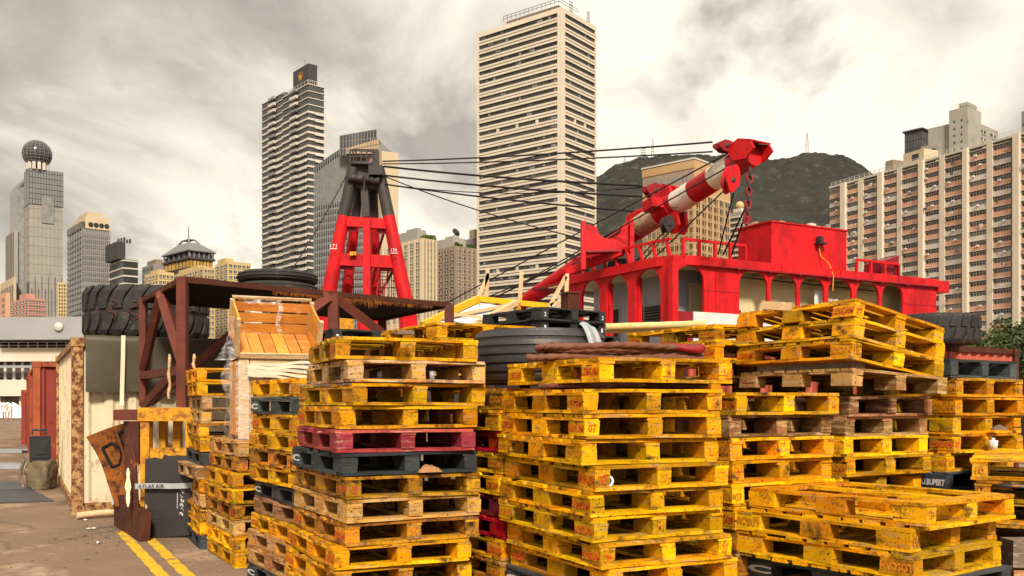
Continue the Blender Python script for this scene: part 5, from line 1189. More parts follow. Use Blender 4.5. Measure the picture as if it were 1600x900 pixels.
def tyre_rib(name, c, R, H, label, ng, m='rubber_smooth'):
    r = empty(name, c, (0, 0, 0), label, 'tyre'); ri = R*.52; out = []
    n = ng*4
    for i in range(n+1):
        t = i/n; bulge = 1-.10*abs(2*t-1)**2.4; gph = (t*ng) % 1
        rr = R*bulge-(.028*R if (gph < .13 or gph > .95) and .03 < t < .97 else 0); out.append((rr, .03*H+t*.94*H))
    outs = []
    for i in range(ng):
        z0, z1 = .03*H+.94*H*i/ng, .03*H+.94*H*(i+1)/ng
        def rb(z): t = (z/H-.03)/.94; return R*(1-.10*abs(2*t-1)**2.4)
        g_ = .012
        outs += [(rb(z0)-.026*R, z0), (rb(z0)-.026*R, z0+g_), (rb(z0+g_), z0+g_+.002), (rb((z0+z1)/2), (z0+z1)/2), (rb(z1-g_), z1-g_-.002), (rb(z1)-.026*R, z1-g_)]
    prof = [(ri, .08*H), (R*.75, 0), (R*.86, .01*H)]+outs+[(R*.86, .99*H), (R*.75, H), (ri, .92*H), (ri*.95, .5*H)]
    mb = MB(); mb.lathe(prof, 72, smooth=False, close=True); mb.build('carcass', m, r)
    mb = MB(); mb.lathe([(ri, .06*H), (R*.6, -.004), (R*.6, .02)], 40); mb.build('bead', 'rubber', r); return r
TS = tyre_rib('ribbed_tyre', (xat(843, 7.4), 7.4, 1.70), .55, .42, 'big smooth ribbed tyre lying flat behind the middle stacks', 6)
tyre_rib('ribbed_tyre', (xat(433, 12.6), 12.6, 2.985), .555, .165, 'lower of two worn tyres on the rusty canopy', 3, 'rubber'); tyre_rib('ribbed_tyre', (xat(434, 12.62), 12.62, 3.152), .54, .16, 'upper of two worn tyres on the rusty canopy', 3, 'rubber')
# ------------------------------------------------------------------ rusty steel canopy on its yellow base
KC = empty('steel_canopy', (xat(285, 11.0), 11.0, 0), (0, 0, 0), 'rusty steel canopy frame with black felt roof on a yellow base', 'canopy'); k0 = Vector((xat(285, 11.0), 11.0, 0))
def kp(px, py, Y): return at(px, py, Y)-k0
zc = zat(433, 11.0)
Pc = Vector((0, 0, zc)); Pl = Vector((xat(224, 12.93), 12.93, 0))-k0; Pl.z = zc-.03; Pr = Vector((xat(702, 13.3), 13.3, 0))-k0; Pr.z = zc-.06; Pb = Pl+Pr-Pc
mb = MB(); dn = Vector((0, 0, -.03))
def roof(u, v): p = Pc.lerp(Pr, u).lerp(Pl.lerp(Pb, u), v); p.z += .02*mnoise.noise(Vector((u*6, v*6, 0)))-.05*sin(pi*u)*.6; return p
mb.grid(roof, 30, 12, .03); mb.build('felt_roof', 'felt_black', KC)
mb = MB(); mb.grid(lambda u, v: Vector(roof(u, v))+Vector((0, 0, .012)), 30, 8, .008); mb.build('roof_sheet', 'rust', KC)
for a, b in ((Pc, Pr), (Pc, Pl), (Pr, Pb), (Pl, Pb)):
    mb = MB(); mb.beam(a+dn, b+dn, .05, .065); mb.build('roof_edge', 'rust', KC)
mb = MB()      # flaking rust curtain under the front edge
for q in range(420):
    t = RND.uniform(.30, .93); p = Pc.lerp(Pr, t); w = RND.uniform(.003, .016); h = RND.uniform(.0, .10)*(1.2 if .5 < t < .7 else .5)
    mb.add([(p.x-w, p.y-.045, p.z-.07), (p.x+w, p.y-.045, p.z-.07), (p.x+w*RND.uniform(-1, 1), p.y-.04, p.z-.09-h)], [(0, 2, 1)])
o = mb.build('rust_flakes', 'rust_orange', KC); o['kind'] = 'stuff'
def post(a, b, w=.12, m='rust_red', nm='post'): mb = MB(); mb.beam(a, b, w, w, (0, 1, 0)); return mb.build(nm, m, KC)
zb = 1.50
post(Pc, Vector((Pc.x, Pc.y, zb)), .11); post(Pl, Vector((Pl.x, Pl.y, zb)), .09)
pm = Pc.lerp(Pr, .52); post(pm+dn, Vector((pm.x, pm.y, 1.2)), .13); post(Pr+dn, Vector((Pr.x, Pr.y, 1.2)), .13); post(Pb+dn, Vector((Pb.x, Pb.y, 0)), .13)
ml = Pc.lerp(Pl, .5)+dn*2
post(ml, Vector((Pl.x, Pl.y, 2.0)), .09, nm='brace'); post(ml, Vector((Pc.x, Pc.y, 2.05)), .11, nm='brace')
post(Vector((Pl.x, Pl.y, 1.93)), Vector((Pc.x, Pc.y, 1.93)), .10, nm='cross_bar')
q1 = Pc.lerp(Pr, .28)+Pl*.4
post(Vector((Pl.x+.1, Pl.y, 1.55)), Vector((q1.x, q1.y-.4, 2.5)), .10, nm='brace'); post(Vector((Pl.x, Pl.y, 1.5)), Vector((Pc.x, Pc.y, 2.0)), .09, nm='brace')
post(Pc.lerp(Pr, .50)+dn*3, Vector((pm.x-1.0, pm.y-.75, 2.1)), .12, nm='brace'); post(Pc.lerp(Pr, .535)+dn*3, Pc.lerp(Pr, .86)+Vector((0, 0, -.85)), .12, nm='brace')
# rags and rope tied to the post
for dx, h, nm in ((-.12, .52, 'rag'), (.17, .26, 'rag')):
    mb = MB(); mb.tube([(dx+.008*sin(t*1.3), -.1+.01*cos(t*2), 2.12-h*t/9) for t in range(10)], [.012+.008*abs(sin(t*1.1)) for t in range(10)], 8); tag(mb.build('tied_rag', 'timber_pale', None, k0), 'long pale rag tied left of the canopy post' if dx < 0 else 'knotted pale rag tied right of the canopy post', 'rag')
# yellow base
YB = 10.75
def yp(px, py, Y=YB): return kp(px, py, Y)
def ybox(nm, px0, px1, py0, py1, Y0, Y1, m):
    a = kp(px0, py1, Y0); b = kp(px1, py0, Y0); return part(nm, KC, a.x, b.x, Y0-k0.y, Y1-k0.y, max(0, a.z), b.z, m)
ybox('base_beam', 215, 298, 637, 658, YB, YB+.25, 'steel_yellow'); ybox('base_beam', 177, 219, 640, 657, YB+.35, YB+.6, 'rust_red'); ybox('base_beam', 219, 300, 640, 656, YB+1.5, YB+1.7, 'rust_red')
ybox('base_post', 219, 233, 658, 822, YB+.02, YB+.14, 'steel_yellow'); ybox('base_post', 248, 258, 658, 706, YB+.3, YB+.4, 'steel_yellow'); ybox('base_post', 270, 281, 658, 706, YB+.3, YB+.4, 'steel_yellow'); ybox('base_post', 290, 300, 658, 850, YB+.0, YB+.14, 'steel_yellow')
ybox('base_rail', 233, 290, 700, 716, YB+.05, YB+.16, 'steel_yellow')
mb = MB(); a = kp(178, 790, 11.7); b = kp(217, 850, 10.35); mb.add([(a.x, a.y, .0), (b.x, b.y, .0), (b.x+.02, b.y+.02, .32), (a.x, a.y, .42), (a.x+.1, a.y+.05, 0), (b.x+.1, b.y+.05, 0), (b.x+.12, b.y+.05, .32), (a.x+.1, a.y+.05, .42)], [(0, 1, 2, 3), (7, 6, 5, 4), (3, 2, 6, 7), (1, 5, 6, 2), (0, 3, 7, 4), (0, 4, 5, 1)]); mb.build('base_kerb', 'rust', KC, fixn=True)
mb = MB(); a = kp(196, 656, 11.0); mb.add([kp(192, 658, 11.3), kp(217, 658, 10.85), kp(217, 730, 10.85), kp(205, 700, 11.1)], [(0, 1, 2, 3)]); mb.add([p+Vector((.01, .02, 0)) for p in (kp(192, 658, 11.3), kp(217, 658, 10.85), kp(217, 730, 10.85), kp(205, 700, 11.1))], [(3, 2, 1, 0)]); mb.build('gusset_plate', 'rust_red', KC)
# dark board strapped to the base
zb0 = zat(847, YB-.12)
BB = empty('black_board', (xat(226, YB-.1), YB-.1, 0), (radians(-3), 0, radians(3)), 'tall black board leaning on the yellow base, strapped with grey tape', 'board')
wB = xat(297, YB)-xat(226, YB); hB = zat(712, YB)
mb = MB(); top = [(0, .97), (.08, .965), (.2, .985), (.36, .96), (.40, 1.02), (.5, 1.0), (.7, 1.01), (1.0, 1.0)]
pts = [(0, .01), (wB*.02, .0), (wB, .03)]+[(x*wB, z*hB) for x, z in top[::-1]]
mb.prism(pts, -.03, 0); mb.build('panel', 'board_black', BB, fixn=True)
mb = MB(); mb.grid(lambda u, v: (.012+.02*v+.006*sin(u*40), -.034, .02+hB*.4*u*(1 if v < .5 else .9)), 14, 1); mb.build('torn_edge', 'timber_pale', BB)
mb = MB()
def swirl(q0, pts): 
    for p, q in zip(pts, pts[1:]): mb.beam(p, q, .003, .005)
for k in range(7):
    c = (wB*(.80+.015*(k % 2)), -.034, hB*(.62-.055*k)); swirl(0, [(c[0]+.018*sin(t*1.1+k), -.034, c[2]+.022*cos(t*1.7+k)) for t in range(6)])
mb.build('script_lettering', 'stencil_white', BB)
mb = MB()
for k in range(10): mb.box(wB*.70, wB*.715, -.034, -.031, hB*(.36+.02*k), hB*(.372+.02*k))
mb.build('small_lettering', 'stencil_white', BB)
ST = empty('tape_strap', (xat(212, YB-.15), YB-.17, zat(764, YB-.15)), (0, radians(-.8), radians(3)), 'grey tape band printed ATLAS AIR across the black board', 'strap')
wS = xat(306, YB)-xat(212, YB); mb = MB(); mb.grid(lambda u, v: (wS*u, -.01*sin(pi*u), .062*v+.004*sin(u*7)), 16, 1, .003); mb.build('band', 'strap_grey', ST)
mb = MB(); put_text(mb, 'ATLAS AIR', (wS*.27, -.02, .032), (1, 0, 0), (0, 0, 1), .042, wS*.42, 0, .004, .01); mb.build('lettering', 'stencil_dark', ST)
# bent rusty plate
BP = empty('bent_plate', (xat(178, 11.5), 11.5, 0), (0, 0, 0), 'bent rusty steel plate with burnt letters leaning beside the base', 'steel plate'); b0 = Vector((xat(178, 11.5), 11.5, 0))
def cat4(p, t):
    n = len(p)-1; i = min(n-1, int(t*n)); f = t*n-i; return p[i].lerp(p[i+1], f*f*(3-2*f)*.3+f*.7)
left = [at(135, 683, 11.9), at(150, 716, 11.75), at(163, 755, 11.55), at(180, 793, 11.4)]; right = [at(196, 661, 11.35), at(204, 700, 11.15), at(206, 745, 11.05), at(205, 800, 11.0)]
mb = MB(); mb.grid(lambda u, v: cat4(left, v).lerp(cat4(right, v), u)-b0+Vector((0, .22*sin(pi*u)+.10*sin(pi*v), -.02*sin(pi*u)*(1-v)*-2)), 14, 18, .02); mb.build('curved_sheet', 'rust_orange', BP, fixn=False)
l2 = [at(196, 661, 11.33), at(197, 720, 11.05), at(199, 790, 10.9), at(215, 838, 10.6)]; r2 = [at(203, 665, 11.2), at(214, 720, 10.9), at(217, 780, 10.72), at(219, 835, 10.55)]
mb = MB(); mb.grid(lambda u, v: cat4(l2, v).lerp(cat4(r2, v), u)-b0+Vector((0, -.03*sin(pi*u), 0)), 6, 18, .02); mb.build('folded_flange', 'rust', BP)
def on_sheet(u, v): return cat4(left, v).lerp(cat4(right, v), u)-b0+Vector((0, .22*sin(pi*u)+.10*sin(pi*v)-.02, .04*sin(pi*u)*(1-v)))
mb = MB()
def stroke(pts, w=.016):
    for p, q in zip(pts, pts[1:]): mb.beam(on_sheet(*p), on_sheet(*q), .03, w*2.4, (0, -1, .3))
stroke([(.14, .22), (.18, .5)]); stroke([(.14, .22), (.34, .20), (.46, .30), (.44, .42), (.34, .50), (.18, .5)]); stroke([(.60, .12), (.68, .52)]); stroke([(.60, .12), (.9, .10)]); stroke([(.64, .32), (.92, .30)]); stroke([(.9, .10), (.96, .46)])
mb.build('burnt_lettering', 'felt_black', BP)
mb = MB(); c = [at(208, 730, 10.78), at(208, 790, 10.66)]
mb.grid(lambda u, v: (c[0].lerp(c[1], v)-b0+Vector(((u-.5)*.06*(.3+sin(pi*v)*.7)*(1+.3*sin(v*17)), -.14, 0))), 3, 8, .003); mb.build('white_paint_patch', 'container_white', BP)

# ------------------------------------------------------------------ timber crate wrapped in film, standing on its pallet stack
YK = 8.95; bk = 24
CRT = empty('timber_crate', (xat(372, YK), YK, 1.203), (0, 0, radians(bk)), 'new timber crate wrapped in clear film with an open tilted top box', 'crate')
wk, dk, hk = .74, .62, .78
for q in range(6):
    x = wk*q/6; part('front_board', CRT, x+.004, x+wk/6-.004, 0, .018, .03, hk-.02, 'timber_new')
for q in range(5): y = dk*q/5; part('side_board', CRT, 0, .018, y+.024, y+dk/5-.004, .03, hk-.02, 'timber_new')
part('corner_batten', CRT, .0, .10, -.024, -.002, 0, hk, 'timber_pale'); part('corner_batten', CRT, wk-.10, wk, -.024, -.002, 0, hk, 'timber_pale')
part('front_batten', CRT, .11, wk-.11, -.022, -.002, hk-.11, hk, 'timber_pale'); part('front_batten', CRT, .11, wk-.11, -.022, -.002, .01, .11, 'timber_pale'); part('top_board', CRT, 0, wk, .02, dk, hk+.0, hk+.02, 'timber_pale'); part('base_panel', CRT, 0.02, wk, .02, dk, 0, .03, 'timber_grey')
part('back_board', CRT, 0, wk, dk, dk+.02, .02, hk, 'timber_new'); part('side_panel', CRT, wk-.018, wk, .02, dk, .02, hk, 'timber_new')
# open box on top, tipped towards the viewer on a prop so that its inside shows
TB = Matrix.Translation((.0, -.04, hk+.025)) @ Matrix.Rotation(radians(27), 4, 'X')
Wt, Ht, Dt = .74, .37, .52
def tbox(nm, x0, x1, y0, y1, z0, z1, m):
    mb = MB(); mb.box(x0, x1, y0, y1, z0, z1, TB, jit=.003); return mb.build(nm, m, CRT)
for q in range(6): tbox('box_floor_board', Wt*q/6+.004, Wt*(q+1)/6-.004, 0, Dt, 0, .018, 'timber_new')
for q, zz_ in enumerate((.022, .135, .255)): tbox('box_back_slat', 0, Wt, Dt-.002, Dt+.018, zz_, zz_+.095, 'timber_new')
for q in range(3): tbox('box_back_batten', Wt*(.06+.42*q), Wt*(.06+.42*q)+.06, Dt+.02, Dt+.04, 0, Ht, 'timber_new')
for s_ in (0, 1):
    x0, x1 = ((-.02, -.001) if s_ == 0 else (Wt+.001, Wt+.02))
    for q in range(3): tbox('box_side_board', x0, x1, 0, Dt, Ht*q/3+.003, Ht*(q+1)/3-.006, 'timber_new')
    tbox('box_corner_post', x0-.02 if s_ == 0 else x0, x1 if s_ == 0 else x1+.02, -.03, .03, 0, Ht+.01, 'timber_pale')
    tbox('box_corner_post', x0-.02 if s_ == 0 else x0, x1 if s_ == 0 else x1+.02, Dt-.05, Dt, 0, Ht+.01, 'timber_pale')
tbox('box_top_edge', -.02, Wt+.02, Dt-.01, Dt+.03, Ht+.011, Ht+.035, 'timber_pale'); tbox('box_front_edge', 0, Wt, -.02, -.001, -.02, .03, 'timber_pale')
part('box_prop', CRT, .05, wk-.05, .36, .44, hk+.021, hk+.185, 'timber_pale')
# film
m = bpy.data.materials.new('cling_film'); m.use_nodes = True; MATS['cling_film'] = m; t = m.node_tree; bs_ = t.nodes['Principled BSDF']; bs_.inputs['Base Color'].default_value = (.86, .84, .82, 1); bs_.inputs['Roughness'].default_value = .22; bs_.inputs['Specular IOR Level'].default_value = .8
nz = t.nodes.new('ShaderNodeTexNoise'); nz.inputs['Scale'].default_value = 7; nz.inputs['Detail'].default_value = 8; nz.inputs['Distortion'].default_value = 1.5; mp = t.nodes.new('ShaderNodeMapping'); tcn = t.nodes.new('ShaderNodeTexCoord'); t.links.new(tcn.outputs['Object'], mp.inputs[0]); mp.inputs['Scale'].default_value = (1, 1, 3); t.links.new(mp.outputs[0], nz.inputs[0])
mr = t.nodes.new('ShaderNodeMapRange'); t.links.new(nz.outputs[0], mr.inputs[0]); mr.inputs[1].default_value = .42; mr.inputs[2].default_value = .68; mr.inputs[3].default_value = .06; mr.inputs[4].default_value = .5; t.links.new(mr.outputs[0], bs_.inputs['Alpha'])
bpn = t.nodes.new('ShaderNodeBump'); t.links.new(nz.outputs[0], bpn.inputs['Height']); bpn.inputs['Strength'].default_value = .35; bpn.inputs['Distance'].default_value = .02; t.links.new(bpn.outputs[0], bs_.inputs['Normal'])
def film(name, fn, nu, nv): mb = MB(); mb.grid(fn, nu, nv); o = mb.build(name, 'cling_film', CRT); return o
def wr(u, v, s=1): return .018*mnoise.noise(Vector((u*3, v*3.5, s)))+.006*mnoise.noise(Vector((u*6, v*17, s)))
film('film_side', lambda u, v: (-.035+wr(u, v)-.05*max(0, sin(v*7))*.4, -.05+(dk+.1)*u, -.10+(hk+.06)*v), 24, 36)
film('film_front', lambda u, v: (-.03+(wk+.04)*u, -.045+.5*wr(u, v, 5), -.02+(hk-.02)*v), 28, 30)
film('film_bulge', lambda u, v: (-.06-.08*sin(pi*u)*sin(pi*v)+wr(u, v, 3), -.06+.4*u, .36+.44*v), 18, 22)
film('film_loose_tail', lambda u, v: (.02+.05*(u-.5)+.05*sin(v*5)+wr(u, v, 2), -.09-.03*sin(v*3), -.02-.30*v), 6, 14)
film('film_torn_top', lambda u, v: (-.05-.16*u*(1-v)**2+wr(u, v, 4)*1.5, -.10+.22*u, hk-.02+.42*v), 14, 20)
film('film_over_rim', lambda u, v: (.10+.34*u-.05*v, .24+.02*sin(u*9), hk+.60-.04*v+wr(u, v, 7)*.6), 12, 4)
film('film_strip', lambda u, v: (.40+.045*u+.02*sin(v*7), .22-.10*v, hk+.60-.36*v), 3, 16)
for q in range(5):
    mb = MB(); z0 = hk-.04-.05*q; mb.grid(lambda u, v: (.08+(wk-.04)*u, -.05-.006*q, z0+.028*v+(.03*q-.05)*(1-u)+.008*sin(u*11+q)), 14, 1, .003); mb.build('plastic_band', 'strap_cream', CRT)

# ------------------------------------------------------------------ yellow framed shelter with white sheet, behind the middle stacks
YA = 15.0
AW = empty('sheet_shelter', (xat(740, YA), YA, 0), (0, 0, 0), 'white sheet panel in a yellow tube frame behind the stacks', 'shelter'); a0 = Vector((xat(740, YA), YA, 0))
def ap(px, py, dy=0): return at(px, py, YA+dy)-a0
p1, p2, p3, p4 = ap(660, 508, -.6), ap(746, 467, .5), ap(808, 472, .9), ap(737, 511, -.4)
mb = MB(); mb.grid(lambda u, v: p1.lerp(p2, v).lerp(p4.lerp(p3, v), u)-Vector((0, 0, .03+.05*sin(pi*u))), 10, 10, .01); mb.build('white_panel', 'white_sheet', AW)
for a, b, w, m_, nm in ((p1, p2, .10, 'steel_yellow_bright', 'frame_tube'), (p2, ap(855, 478, 1.3), .09, 'steel_yellow_bright', 'frame_tube'), (p4, p3, .09, 'timber_pale', 'frame_bar'), (ap(690, 497, -.3), ap(806, 474, .8), .05, 'timber_pale', 'frame_bar'), (p1, p4, .06, 'timber_pale', 'frame_bar'), (ap(700, 490, -.3), ap(752, 496, -.3), .04, 'timber_pale', 'frame_bar'), (ap(808, 474, .9), ap(812, 560, .9), .12, 'steel_yellow', 'frame_post'), (ap(746, 467, .5), ap(746, 560, .5), .10, 'steel_yellow', 'frame_post')):
    mb = MB(); mb.beam(a, b, w, w); mb.build(nm, m_, AW)
for a, b, lab in (((747, 466), (764, 428), 'cream slanting pole at the left end of the white sheet shelter'), ((760, 466), (762, 420), 'thin cream upright pole behind the white sheet shelter'), ((812, 474), (815, 425), 'cream upright pole at the ridge end of the shelter'), ((858, 480), (884, 432), 'cream slanting pole by the black plastic pallets'), ((884, 482), (886, 428), 'cream upright pole by the black plastic pallets'), ((860, 478), (886, 466), 'short cream cross pole by the black plastic pallets')):
    mb = MB(); mb.beam(at(a[0], a[1], YA+1.2), at(b[0], b[1], YA+1.2), .07, .07); tag(mb.build('timber_pole', 'timber_pale', None), lab, 'pole', 'cream poles of the shelter')
for q, (py, pl_, pr_) in enumerate(((511, 945, 1100), (516, 940, 1096))):
    mb = MB(); n = 14; a, b = at(pl_, py, 13.2+.1*q), at(pr_, py-5, 13.9+.1*q); mb.tube([a.lerp(b, i/n) for i in range(n+1)], [.05*(1+.06*(i % 3 == 0)) for i in range(n+1)], 10); tag(mb.build('bamboo_pole', 'bamboo', None), ('upper' if q == 0 else 'lower')+' pale bamboo pole lying behind the yellow pallets', 'pole', 'bamboo poles')
mb = MB(); a, b = at(872, 505, 14), at(965, 540, 14)
part_root = empty('grey_bin', (xat(900, 15), 15, 0), (0, 0, radians(20)), 'brown steel bin partly hidden behind the black plastic pallets', 'bin'); part('panel', part_root, -.14, .06, 0, .3, 0, zat(458, 15), 'rust'); part('rim', part_root, -.16, .08, -.02, .32, zat(458, 15), zat(456, 15), 'rust_red')

# ------------------------------------------------------------------ trees at the right
def tree(px, Y, h, r, label):
    root = empty('tree', (xat(px, Y), Y, 0), (0, 0, 0), label, 'tree', 'trees beyond the right-hand container'); rnd = random.Random(px)
    mb = MB(); mb.tube([(0, 0, 0), (.1, 0, h*.3), (0, .1, h*.6)], [.22, .17, .10], 8)
    for q in range(6): a = q*1.05; mb.tube([(0, 0, h*.45), (cos(a)*r*.4, sin(a)*r*.4, h*.68), (cos(a)*r*.7, sin(a)*r*.7, h*.82)], [.09, .06, .02], 6)
    mb.build('trunk', 'bark', root)
    cl = [(Vector((rnd.gauss(0, r*.48), rnd.gauss(0, r*.48), h*.72+rnd.gauss(0, h*.12))), rnd.uniform(.35, .75)) for _ in range(34)]
    mb = MB()
    for i in range(6500):
        c, cr_ = cl[rnd.randrange(len(cl))]; d = Vector((rnd.gauss(0, 1), rnd.gauss(0, 1), rnd.gauss(0, 1))).normalized()*cr_*rnd.random()**.4
        p = c+d; s_ = rnd.uniform(.05, .11); u = Vector((rnd.gauss(0, 1), rnd.gauss(0, 1), rnd.gauss(0, .6))).normalized(); v = u.cross(Vector((rnd.gauss(0, 1), rnd.gauss(0, 1), rnd.gauss(0, 1)))).normalized()
        mb.add([p-u*s_, p+v*s_*.5, p+u*s_, p-v*s_*.5], [(0, 1, 2, 3)])
    mb.build('crown', 'leaf', root)
tree(1552, 40, 4.6, 1.7, 'bushy green tree showing just right of the lug tyre'); tree(1592, 30, 4.1, 1.7, 'bushy green tree cut by the right edge'); tree(1625, 36, 4.9, 2.0, 'taller green tree at the right edge behind the other')
TRK = empty('parked_van', (xat(1600, 24), 24, 0), (0, 0, radians(20)), 'dark parked van at the right edge beyond the stacks', 'van')
part('body', TRK, 0, 4.2, 0, 1.8, .45, 1.25, 'ship_dark'); part('cabin', TRK, .5, 4.0, .08, 1.72, 1.25, 1.95, 'plastic_black'); part('window', TRK, .8, 2.0, .05, .078, 1.32, 1.85, 'glass_light'); part('window', TRK, 2.2, 3.6, .05, .078, 1.32, 1.85, 'glass_light'); part('bumper', TRK, -.06, .0, .1, 1.7, .45, .7, 'metal_grey')
for x in (.8, 3.3): mb = MB(); mb.lathe([(0, -.1), (.33, -.1), (.34, 0), (.33, .1), (0, .1)], 20, M=Matrix.Translation((x, -.02, .34)) @ Matrix.Rotation(pi/2, 4, 'X')); mb.build('wheel', 'rubber', TRK)
# ------------------------------------------------------------------ pallets
PL, PW, PH = 1.2, 0.96, 0.1445
def board_mesh(lx, ly, lz, seed, along='x', chip=.004):
    r = random.Random(seed); mb = MB(); n = 5; L_ = lx if along == 'x' else ly
    rings = []
    for i in range(n+1):
        t = i/n; s_ = t*L_; w = (ly if along == 'x' else lx)
        k = [r.uniform(-chip, chip)-(0 if r.random() > .12 else .008)*(1 if q in (1, 2) else -1) for q in range(4)]; zz_ = r.uniform(-.0022, .0022)
        if i in (0, n) and r.random() < .5: s_ += (1 if i == 0 else -1)*r.uniform(0, .012)
        q = [(0+k[0], 0+zz_), (w+k[1], 0+zz_), (w+k[2], lz+zz_), (0+k[3], lz+zz_)]
        rings.append([((s_, a, z) if along == 'x' else (a, s_, z)) for a, z in q])
    vs = [p for rg in rings for p in rg]; fs = []
    for i in range(n):
        for j in range(4): a, b = i*4+j, i*4+(j+1) % 4; fs.append((a, a+4, b+4, b) if along == 'x' else (a, b, b+4, a+4))
    fs.append((0, 1, 2, 3) if along == 'x' else (3, 2, 1, 0)); e = n*4; fs.append((e+3, e+2, e+1, e) if along == 'x' else (e, e+1, e+2, e+3))
    mb.add(vs, fs); me = mb.mesh('board', ('pallet_yellow',)); bm = bmesh.new(); bm.from_mesh(me); bmesh.ops.recalc_face_normals(bm, faces=bm.faces); bm.to_mesh(me); bm.free(); return me
ND = 9; DW = .108; DG = (PL-ND*DW)/(ND-1)
DECK = [board_mesh(PW, DW, .020, 100+i, 'x') for i in range(6)]
STR = [board_mesh(.10, PL, .0165, 200+i, 'y') for i in range(4)]
BEX = [board_mesh(PW, .14, .020, 300+i, 'x', .005) for i in range(4)]
BEY = [board_mesh(.10, PL-.28, .020, 400+i, 'y', .004) for i in range(4)]
BH = .088
PRINT = {}
def block_mesh(seed, text=None, num=None, stencil='stencil_red'):
    r = random.Random(seed); mb = MB(); j = .004
    bx, by = .10, .20
    vs = [Vector((x, y, z)) for z in (0, BH) for y in (-by/2, by/2) for x in (-bx/2, bx/2)]
    vs = [p+Vector((r.uniform(-j, j), r.uniform(-j, j), 0)) for p in vs]
    mb.add(vs, [(0, 2, 3, 1), (4, 5, 7, 6), (0, 1, 5, 4), (2, 6, 7, 3), (0, 4, 6, 2), (1, 3, 7, 5)])
    me = mb.mesh('block', ('pallet_yellow',))
    if text or num:
        tb = MB()
        if text: put_text(tb, text, (-bx/2-.003, 0, BH*.5), (0, -1, 0), (0, 0, 1), BH*.56, by*.94, 0, .0012, .045)
        if num: put_text(tb, num, (0, -by/2-.003, BH*.5), (1, 0, 0), (0, 0, 1), BH*.55, bx*(.3 if len(num) == 1 else .55), 0, .0012, .02)
        PRINT[me.name] = tb.mesh('lettering', (stencil,))
    return me
BPLAIN = [block_mesh(i) for i in range(5)]
BTXT = [block_mesh(20+i, 'LOSCAM', None, 'stencil_red' if i % 2 == 0 else 'stencil_faded') for i in range(4)]
BTXTN = [block_mesh(40+i, 'LOSCAM', n, 'stencil_red' if i % 2 else 'stencil_faded') for i, n in enumerate(('10', '07', '05', '09', '03'))]
BNUM = [block_mesh(60+i, None, n, 'stencil_faded') for i, n in enumerate(('M', 'RH', 'X', 'L', '27', 'H', 'C2'))]
BLOGO = [block_mesh(80+i, 'C', None, 'stencil_white') for i in range(2)]
BDIG = [block_mesh(90+i, None, n, 'stencil_white') for i, n in enumerate(('2', '1'))]
BNAME = block_mesh(95, 'U.BUPERT', None, 'stencil_white')
PCOUNT = [0]
CNAME = {'pallet_yellow': 'yellow', 'pallet_yellow_dark': 'grimy yellow', 'pallet_ochre': 'ochre', 'pallet_natural': 'bare wood', 'pallet_brown': 'weathered brown', 'pallet_grey': 'dark grey', 'pallet_pink': 'faded red', 'pallet_red': 'bright red', 'pallet_maroon': 'maroon', 'plastic_black': 'black plastic'}
